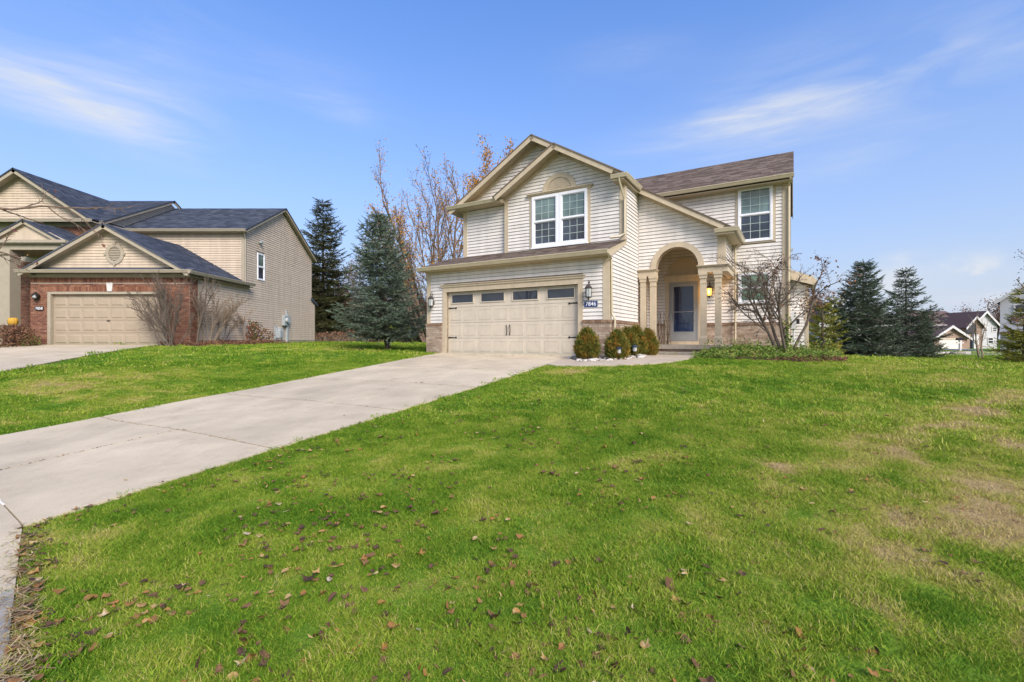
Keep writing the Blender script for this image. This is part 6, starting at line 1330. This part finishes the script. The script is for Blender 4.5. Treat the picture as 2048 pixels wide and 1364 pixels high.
for px,D,h,l,sd in ((703,42,8.5,'bare tree with grey twigs behind the blue spruce top',61),(632,44,6.0,'leafless brown tree beside the back corner of the taupe house',62),(742,46,6.8,'bare brown tree in the woods directly behind the blue spruce',63),(822,41,5.6,'bare reddish tree in the woods nearest the cream garage',64),(665,39,4.2,'low brown thicket tree right of the taupe house',65),(786,44,6.0,'bare tree in the woods right of the blue spruce trunk',66)):
    tree('bare_tree',place(px,D),spread(3,h,.10,.32,rr_,.15),PB,l,'tree',sd,'barkred' if sd%2 else 'barktan',[(2600,.13,.25,'brownleaf')],'bare trees in the back woods')
# undergrowth: a mass nobody could count
def thicket(name,x0,x1,y0,y1,h,n,mat,leafmat,label,seed,nl=6000):
    r=np.random.default_rng(seed); x=r.uniform(x0,x1,n);y=r.uniform(y0,y1,n);z=gz(x,y); hh=h*(.35+.9*fbm(x*.5,y*.5,seed,3))*r.uniform(.5,1.1,n)
    D=np.c_[r.normal(0,.28,n),r.normal(0,.28,n),np.ones(n)]; tv=[(0,-.5,0),(0,.5,0),(.45,.35,.02),(.45,-.35,.02),(.45,.3,.0),(1,.02,0)]; tf=[(0,1,2),(0,2,3),(3,2,5)]
    V,F,R=scatter(tv,tf,basis(D,r.uniform(0,6.28,n),hh,np.full(n,.028)),np.c_[x,y,z],r.random(n)); o=link(name,npmesh(name,V,F,MT[mat],R)); tag(o,label,'undergrowth',kind='stuff')
    x=r.uniform(x0,x1,nl);y=r.uniform(y0,y1,nl);hz=h*(.35+.9*fbm(x*.5,y*.5,seed,3))*.85; z=gz(x,y)+hz*r.random(nl)**.8; tv=[(0,0,0),(.5,.35,.06),(1,0,0),(.5,-.35,.06)]; tf=[(0,1,2),(0,2,3)]
    V,F,R=scatter(tv,tf,basis(r.normal(0,1,(nl,3)),r.uniform(0,6.28,nl),r.uniform(.08,.2,nl)),np.c_[x,y,z],r.random(nl)); q=link('undergrowth_leaves',npmesh('undergrowth_leaves',V,F,MT[leafmat],R),o); q['kind']='stuff'
thicket('brush_thicket',-24,-5,38,52,5.6,14000,'barkdark','brownleaf','brown brush and saplings of the woods between the two houses',71,60000)
thicket('leafy_thicket',-11,-4.5,34,38,1.7,2500,'barkdark','weed','green and brown undergrowth at the wood edge left of the cream garage',72,5000)
thicket('far_wood',-60,70,85,100,4.2,9000,'barkdark','brownleaf','low brown wood on the horizon behind the houses',73,26000)
thicket('wood_edge_brush',-17.5,-9,33,36,1.1,1500,'barktan','brownleaf','low tan brush along the back edge of the left lawn',74,2500)
thicket('far_hedge',22,31,34.5,36.5,.9,1200,'barkred','redleaf','low reddish hedge beyond the right lawn by the retaining wall',75,4000)
for px,D,h,l,sd in ((1990,70,8.5,'dark round tree behind the far brick house',81),(1655,60,7.2,'bare brown tree above the roof beyond the cream house',82),(1602,66,7.6,'tree top behind the brown roof right of the cream house',83)):
    tree('far_tree',place(px,D),spread(3,h*.8,.16,.35,rr_),PB,l,'tree',sd,'barkdark',[(2500,.28,.45,'brownleaf')],'far trees')
PS=dict(seg=[6,5,4],wig=[.10,.14,.16],up=[.06,.05,.03],tap=.35,sides=[6,4,3],n=[6,5],s0=[.3,.2],ang=[.55,.6],len=[.55,.5],rr=[.55,.5],min=.008)
tree('bare_sapling',place(1962,27),[((0,0,-.1),(-.25,0,1),2.4,.05),((.1,0,-.1),(.18,.1,1),2.2,.045),((.05,.1,-.1),(-.05,.2,1),2.0,.04)],PS,'small multi-stem bare tree at the end of the lawn, far right','tree',84,'barktan',[(60,.09,.1,'brownleaf')])
# ---- ornamental tree in the wing bed
PO=dict(sc=1.17,seg=[6,6,5,4],wig=[.09,.13,.17,.20],up=[.02,.02,.01,.0],tap=.45,sides=[7,6,4,3],n=[8,12,10],s0=[.40,.16,.08],ang=[.70,.75,.9],len=[.80,.50,.40],rr=[.48,.42,.5],min=.0042)
PO2=dict(PO); PO2['n']=[4,6,6]
b=place(1573,12.5)
tree('ornamental_tree',b,[((-.12,0,-.1),(-.36,-.10,1),1.75,.042),((-.02,.05,-.1),(-.12,.15,1),2.1,.040),((-.05,-.05,-.1),(-.16,-.25,1),1.9,.034),],PO,'spreading bare ornamental tree in front of the wing window','tree',91,'bark',[(90,.05,.06,'brownleaf')])
tree('ornamental_tree',(b[0]+.12,b[1]+.1,b[2]),[((.0,0,-.1),(.10,.05,1),1.7,.044),((.05,.05,-.1),(.30,.1,1),1.9,.038)],PO2,'bare ornamental tree with brown leaves left on top, right twin of the clump','tree',92,'bark',[(650,.065,.06,'brownleaf')])
# ivy climbing the twin trunks
r=np.random.default_rng(5); n=240; T=np.c_[b[0]+.02+r.normal(0,.07,n),b[1]-.03+r.normal(0,.07,n),b[2]+r.uniform(0,1.1,n)**1.2]; tv=[(0,0,0),(.5,.4,.06),(1,0,0),(.5,-.4,.06)]; tf=[(0,1,2),(0,2,3)]
V,F,R=scatter(tv,tf,basis(r.normal(0,1,(n,3)),r.uniform(0,6.28,n),r.uniform(.05,.09,n)),T,r.random(n)); tag(link('climbing_ivy',npmesh('climbing_ivy',V,F,MT['weed'],R)),'green ivy climbing the trunks of the bare ornamental trees','ivy')
# ---- weeds in the wing bed
def weeds(name,poly,n,hmax,mat,label,seed,size=.10):
    r=np.random.default_rng(seed); xs=[p[0] for p in poly];ys=[p[1] for p in poly]; X=[];Y=[]
    while len(X)<n:
        x=r.uniform(min(xs),max(xs),n);y=r.uniform(min(ys),max(ys),n);k=inpoly(x,y,poly); X+=list(x[k]);Y+=list(y[k])
    x=np.array(X[:n]);y=np.array(Y[:n]); hh=hmax*(.15+1.0*fbm(x*1.6,y*1.6,seed,3)**1.5*1.6); z=gz(x,y)+.03+hh*r.random(n)
    tv=[(0,0,0),(.4,.22,.08),(1,0,-.05),(.4,-.22,.08)]; tf=[(0,1,2),(0,2,3)]; D=np.c_[r.normal(0,1,n),r.normal(0,1,n),r.normal(.5,.6,n)]
    V,F,R=scatter(tv,tf,basis(D,r.uniform(0,6.28,n),size*r.uniform(.5,1.3,n)),np.c_[x,y,z],r.random(n)); o=link(name,npmesh(name,V,F,MT[mat],R)); tag(o,label,'ground cover',kind='stuff'); return o
weeds('garden_weeds',bedB,16000,.20,'weed','leafy green weeds filling the bed in front of the wing',101,.075)
weeds('tall_weeds',bedB,2600,.42,'weed','taller straggling weed stems in the bed in front of the wing',105,.07)
weeds('leaf_mulch',[UV(u,v,0)[:2] for u,v in [(-.5,13.0),(.5,12.9),(1.1,13.8),(1.2,14.6),(.2,13.7)]],700,.10,'brownleaf','rusty fallen leaves along the front edge of the wing bed',102,.07)
weeds('entry_weeds',[UV(u,v,0)[:2] for u,v in [(-2.35,13.3),(-2.3,14.9),(-1.7,15.4),(-1.2,13.0)]],1800,.16,'weed','low green weeds beside the entry step',103,.07)
weeds('bed_litter',bedN,3500,.14,'brownleaf','brown leaf litter under the bushes beside the taupe wall',104,.09)
# ---- winter shrubs in the rock bed
def boxwood(u,v,h,w,label,seed,share=None,rot=0,scl=1.0):
    p=UV(u,v,0); root=link('shrub',None,None,(p[0],p[1],g1(p[0],p[1])),(0,0,rot)); tag(root,label,'shrub','bronze-green shrubs in the rock bed')
    r=np.random.default_rng(seed); n=3000; t=r.random(n)**.8; a=r.uniform(0,6.283,n); prof=np.sin(np.pi*np.clip(.18+.82*(1-(1-t)),0,1)**.75)**.7; prof=np.where(t<.25,.80+.8*t,1-((t-.25)/.75)**2.0)
    lump=.82+.36*fbm(a*1.3+seed,t*4,seed,3); rad=w/2*prof*lump*np.sqrt(r.uniform(.45,1,n)); P=np.c_[rad*np.cos(a),rad*np.sin(a),h*(.04+.92*t)+r.normal(0,.04,n)]
    D=np.c_[np.cos(a)*.55,np.sin(a)*.55,np.ones(n)]+r.normal(0,.35,(n,3)); tv,tf=sprig(9,seed,.14,.5); V,F,R=scatter(tv,tf,basis(D,r.uniform(0,6.28,n),.10*(r.uniform(.5,1.3,n)+.6*r.random(n)**8)*h/.6),P,r.random(n))
    mb=MB()
    for k in range(9): q=k*.7; mb.tube([(0.02*math.cos(q),.02*math.sin(q),-.05),(w*.15*math.cos(q),w*.15*math.sin(q),h*.4),(w*.28*math.cos(q),w*.28*math.sin(q),h*.75)],[.012,.008,.003],4)
    link('stems',mesh('stems',mb,MT['barkdark']),root); link('foliage',npmesh('foliage',V,F,MT['box'],R),root)
boxwood(-4.80,11.95,.76,.60,'broad cone-shaped bronze shrub beside the garage door, leftmost of five',1)
boxwood(-4.02,12.15,.70,.55,'rounded orange-green shrub in front of the brick corner, second from left',2)
boxwood(-4.00,13.0,.74,.52,'tall bronze shrub behind the left path light, middle of five',3)
boxwood(-3.98,13.75,.78,.50,'bronze-green shrub behind the right path light, fourth from left',4)
boxwood(-3.78,14.35,.72,.54,'greenest and roundest shrub of the row, next to the entry step',5)
# ---- neighbour's bushes
PN=dict(seg=[7,5,4,3],wig=[.07,.09,.12,.14],up=[.02,.05,.05,.04],tap=.4,sides=[5,4,3,3],n=[9,9,6],s0=[.35,.2,.15],ang=[.38,.45,.5],len=[.5,.45,.4],rr=[.5,.5,.5],min=.005)
def fan(n,L,rad,tx,r,ty=.25,off=.15):
    return [((r.uniform(-off,off),r.uniform(-off,off),-.1),(tx*(i/(n-1)*2-1)+r.uniform(-.08,.08)+0,r.uniform(-ty,ty),1),L*r.uniform(.8,1.1),rad*r.uniform(.7,1.1)) for i in range(n)]
tree('bare_bush',place(333,18.1),[((r0[0][0],r0[0][1],-.1),(r0[1][0]-.28,r0[1][1],1),r0[2],r0[3]) for r0 in fan(8,2.3,.035,.55,rr_)],PN,'wide vase-shaped bare bush in front of the neighbour garage door','bush',111,'bark',None,'leafless bushes by the neighbour house')
tree('bare_bush',place(352,18.15),fan(4,1.6,.028,.45,rr_),PN,'smaller bare bush against the red brick corner','bush',112,'bark',None,'leafless bushes by the neighbour house')
tree('bare_bush',place(392,18.7),[((0,0,-.1),(.05,0,1),2.5,.045),((.05,0,-.1),(-.1,.1,1),2.3,.03)],PN,'single crooked bare stem beside the brick corner','bush',113,'bark',None,'leafless bushes by the neighbour house')
tree('bare_bush',place(418,19.6),fan(8,2.0,.03,.5,rr_),PN,'rounded bush with pinkish buds against the taupe wall','bush',114,'barktan',[(260,.05,.05,'brownleaf')],'leafless bushes by the neighbour house')
tree('bare_bush',place(440,20.8),fan(5,1.5,.022,.6,rr_),PN,'low spreading bare bush right of the pinkish one','bush',115,'barktan',None,'leafless bushes by the neighbour house')
tree('bare_bush',place(494,22.2),[((0,0,-.1),(-.10,0,1),1.3,.05)],dict(PN,n=[10,9,6],s0=[.8,.2,.1],ang=[1.1,.6,.5],len=[.75,.5,.4]),'small bare tree with a mop head beside the taupe wall','bush',116,'barktan',None,'leafless bushes by the neighbour house')
def leafbush(loc,w,h,n,mat,label,seed,size=.09):
    r=np.random.default_rng(seed); root=link('leafy_bush',None,None,loc); tag(root,label,'bush'); a=r.uniform(0,6.28,n); t=r.random(n); rad=w/2*np.sqrt(r.random(n))*(1-.5*t**2)*(.7+.5*fbm(a*1.5,t*3,seed,2)); P=np.c_[rad*np.cos(a),rad*np.sin(a),h*t*(.8+.4*fbm(a*2,a*0,seed,2))]
    tv=[(0,0,0),(.5,.3,.06),(1,0,0),(.5,-.3,.06)]; tf=[(0,1,2),(0,2,3)]; V,F,R=scatter(tv,tf,basis(r.normal(0,1,(n,3)),r.uniform(0,6.28,n),size*r.uniform(.6,1.3,n)),P,r.random(n)); link('foliage',npmesh('foliage',V,F,MT[mat],R),root)
    mb=MB()
    for k in range(12): q=k*.53; mb.tube([(0,0,-.05),(w*.2*math.cos(q),w*.2*math.sin(q),h*.5),(w*.4*math.cos(q),w*.4*math.sin(q),h*.9)],[.012,.008,.003],3)
    link('stems',mesh('stems',mb,MT['barkdark']),root)
leafbush(place(508,22.6),.95,1.05,700,'redleaf','leafy red and green bush beside the taupe wall',121); leafbush(place(533,23.2),.85,.75,260,'brownleaf','sparse pink-brown bush right of the red and green one',122)
leafbush(place(28,17.9),1.7,.85,2600,'brownleaf','dark brown low shrub at the left edge by the brick house',123,.07); leafbush((place(60,18.2)[0],18.2,place(60,18.2)[2]),.8,.45,500,'weed','small green plant at the foot of the brick garage pier',124,.06)
p=place(26,18.6); r=np.random.default_rng(9); mb=MB(); R0=.20
mp_=[]
for k in range(10):
    q=2*math.pi*k/10; prof=[(R0*.55*math.sin(t),-math.cos(t)*R0*.75) for t in np.linspace(.1,3.0,7)]; mb.tube([(p[0]+.085*math.cos(q)+0*z_,p[1]+.085*math.sin(q),p[2]+.98+z_) for rr0,z_ in prof],[max(.02,rr0*.75) for rr0,z_ in prof],6)
pk=Frame('pumpkin',(p[0],p[1],p[2]+.8),0,'orange pumpkin set behind the brown shrub at the left edge','pumpkin'); pk.part('rind',mb,MT['orange'],smooth=True); pk.part('stem',MB().tube([(p[0],p[1],p[2]+1.1),(p[0]+.02,p[1],p[2]+1.2)],[.02,.015],6),MT['barktan'])
mb=MB(); mb.box(p[0]-.2,p[0]+.2,p[1]-.2,p[1]+.2,p[2]-.05,p[2]+.82); tag(link('planter_stand',mesh('planter_stand',mb,MT['barkdark'],p),None,p),'dark plinth under the orange pumpkin','stand')
# ---- crab apples whose branch tips reach into the picture
PC=dict(seg=[7,6,4],wig=[.10,.14,.2],up=[.0,.01,.02],tap=.35,sides=[6,5,4],n=[7,6],s0=[.45,.3],ang=[.7,.8],len=[.35,.35],rr=[.5,.5],min=.007)
def crab(loc,stems,branches,label,seed,side=1,nl=40):
    r=np.random.default_rng(seed); root=link('crabapple_tree',None,None,loc); tag(root,label,'tree'); TM=MB();BM=MB();tips=[]
    TM.tube([(0,0,-.2),(.03,0,1.0),(-.02,.05,2.0),(0,0,3.4),(0,0,4.6)],[.13,.11,.09,.07,.03],8)
    for s,d,L,ra in branches: grow(r,BM,Vector(s),Vector(d).normalized(),L,ra,0,PC,tips)
    link('trunk',mesh('trunk',TM,MT['bark'],smooth=True),root); link('branches',mesh('branches',BM,MT['barkred']),root)
    me=leaves(r,tips,nl,.085,.05,'crab'); link('leaves',me,root)
MT['crab']=mkramp('crabapple_leaves',[(0,(.07,.02,.025)),(.5,(.16,.05,.04)),(.8,(.14,.10,.03)),(1,(.3,.18,.1))],.7,6,.3,0)
tx=-11.0; ty=8.2; tz=g1(tx,ty)
crab((tx,ty,tz),None,[((0,0,3.55),(1,.06,.12),3.0,.035),((0,0,3.25),(1,.05,-.02),2.35,.03),((0,0,4.4),(1,.1,.42),1.45,.02),((0,0,3.0),(-.6,-.5,.7),2.2,.03),((0,0,3.3),(-.8,.5,.6),2.2,.03),((0,0,4.2),(-.2,-.2,1),1.5,.03)],'crab apple tree standing left of the picture, its branch tips reaching in',131,nl=60)
tx,_,_=PX(2092,0,18)[0],0,0; tz=g1(tx,18)
crab((tx,18,tz),None,[((0,0,1.9),(-1,.06,.38),1.35,.03),((0,0,2.4),(-1,.05,.75),1.5,.03),((0,0,3.0),(-.6,.1,1),1.5,.03),((0,0,1.5),(-1,.1,.1),1.3,.03),((0,0,2.5),(.8,.3,.8),1.6,.03)],'crab apple tree just outside the right edge, branches with dark leaves reaching in',132,nl=160)
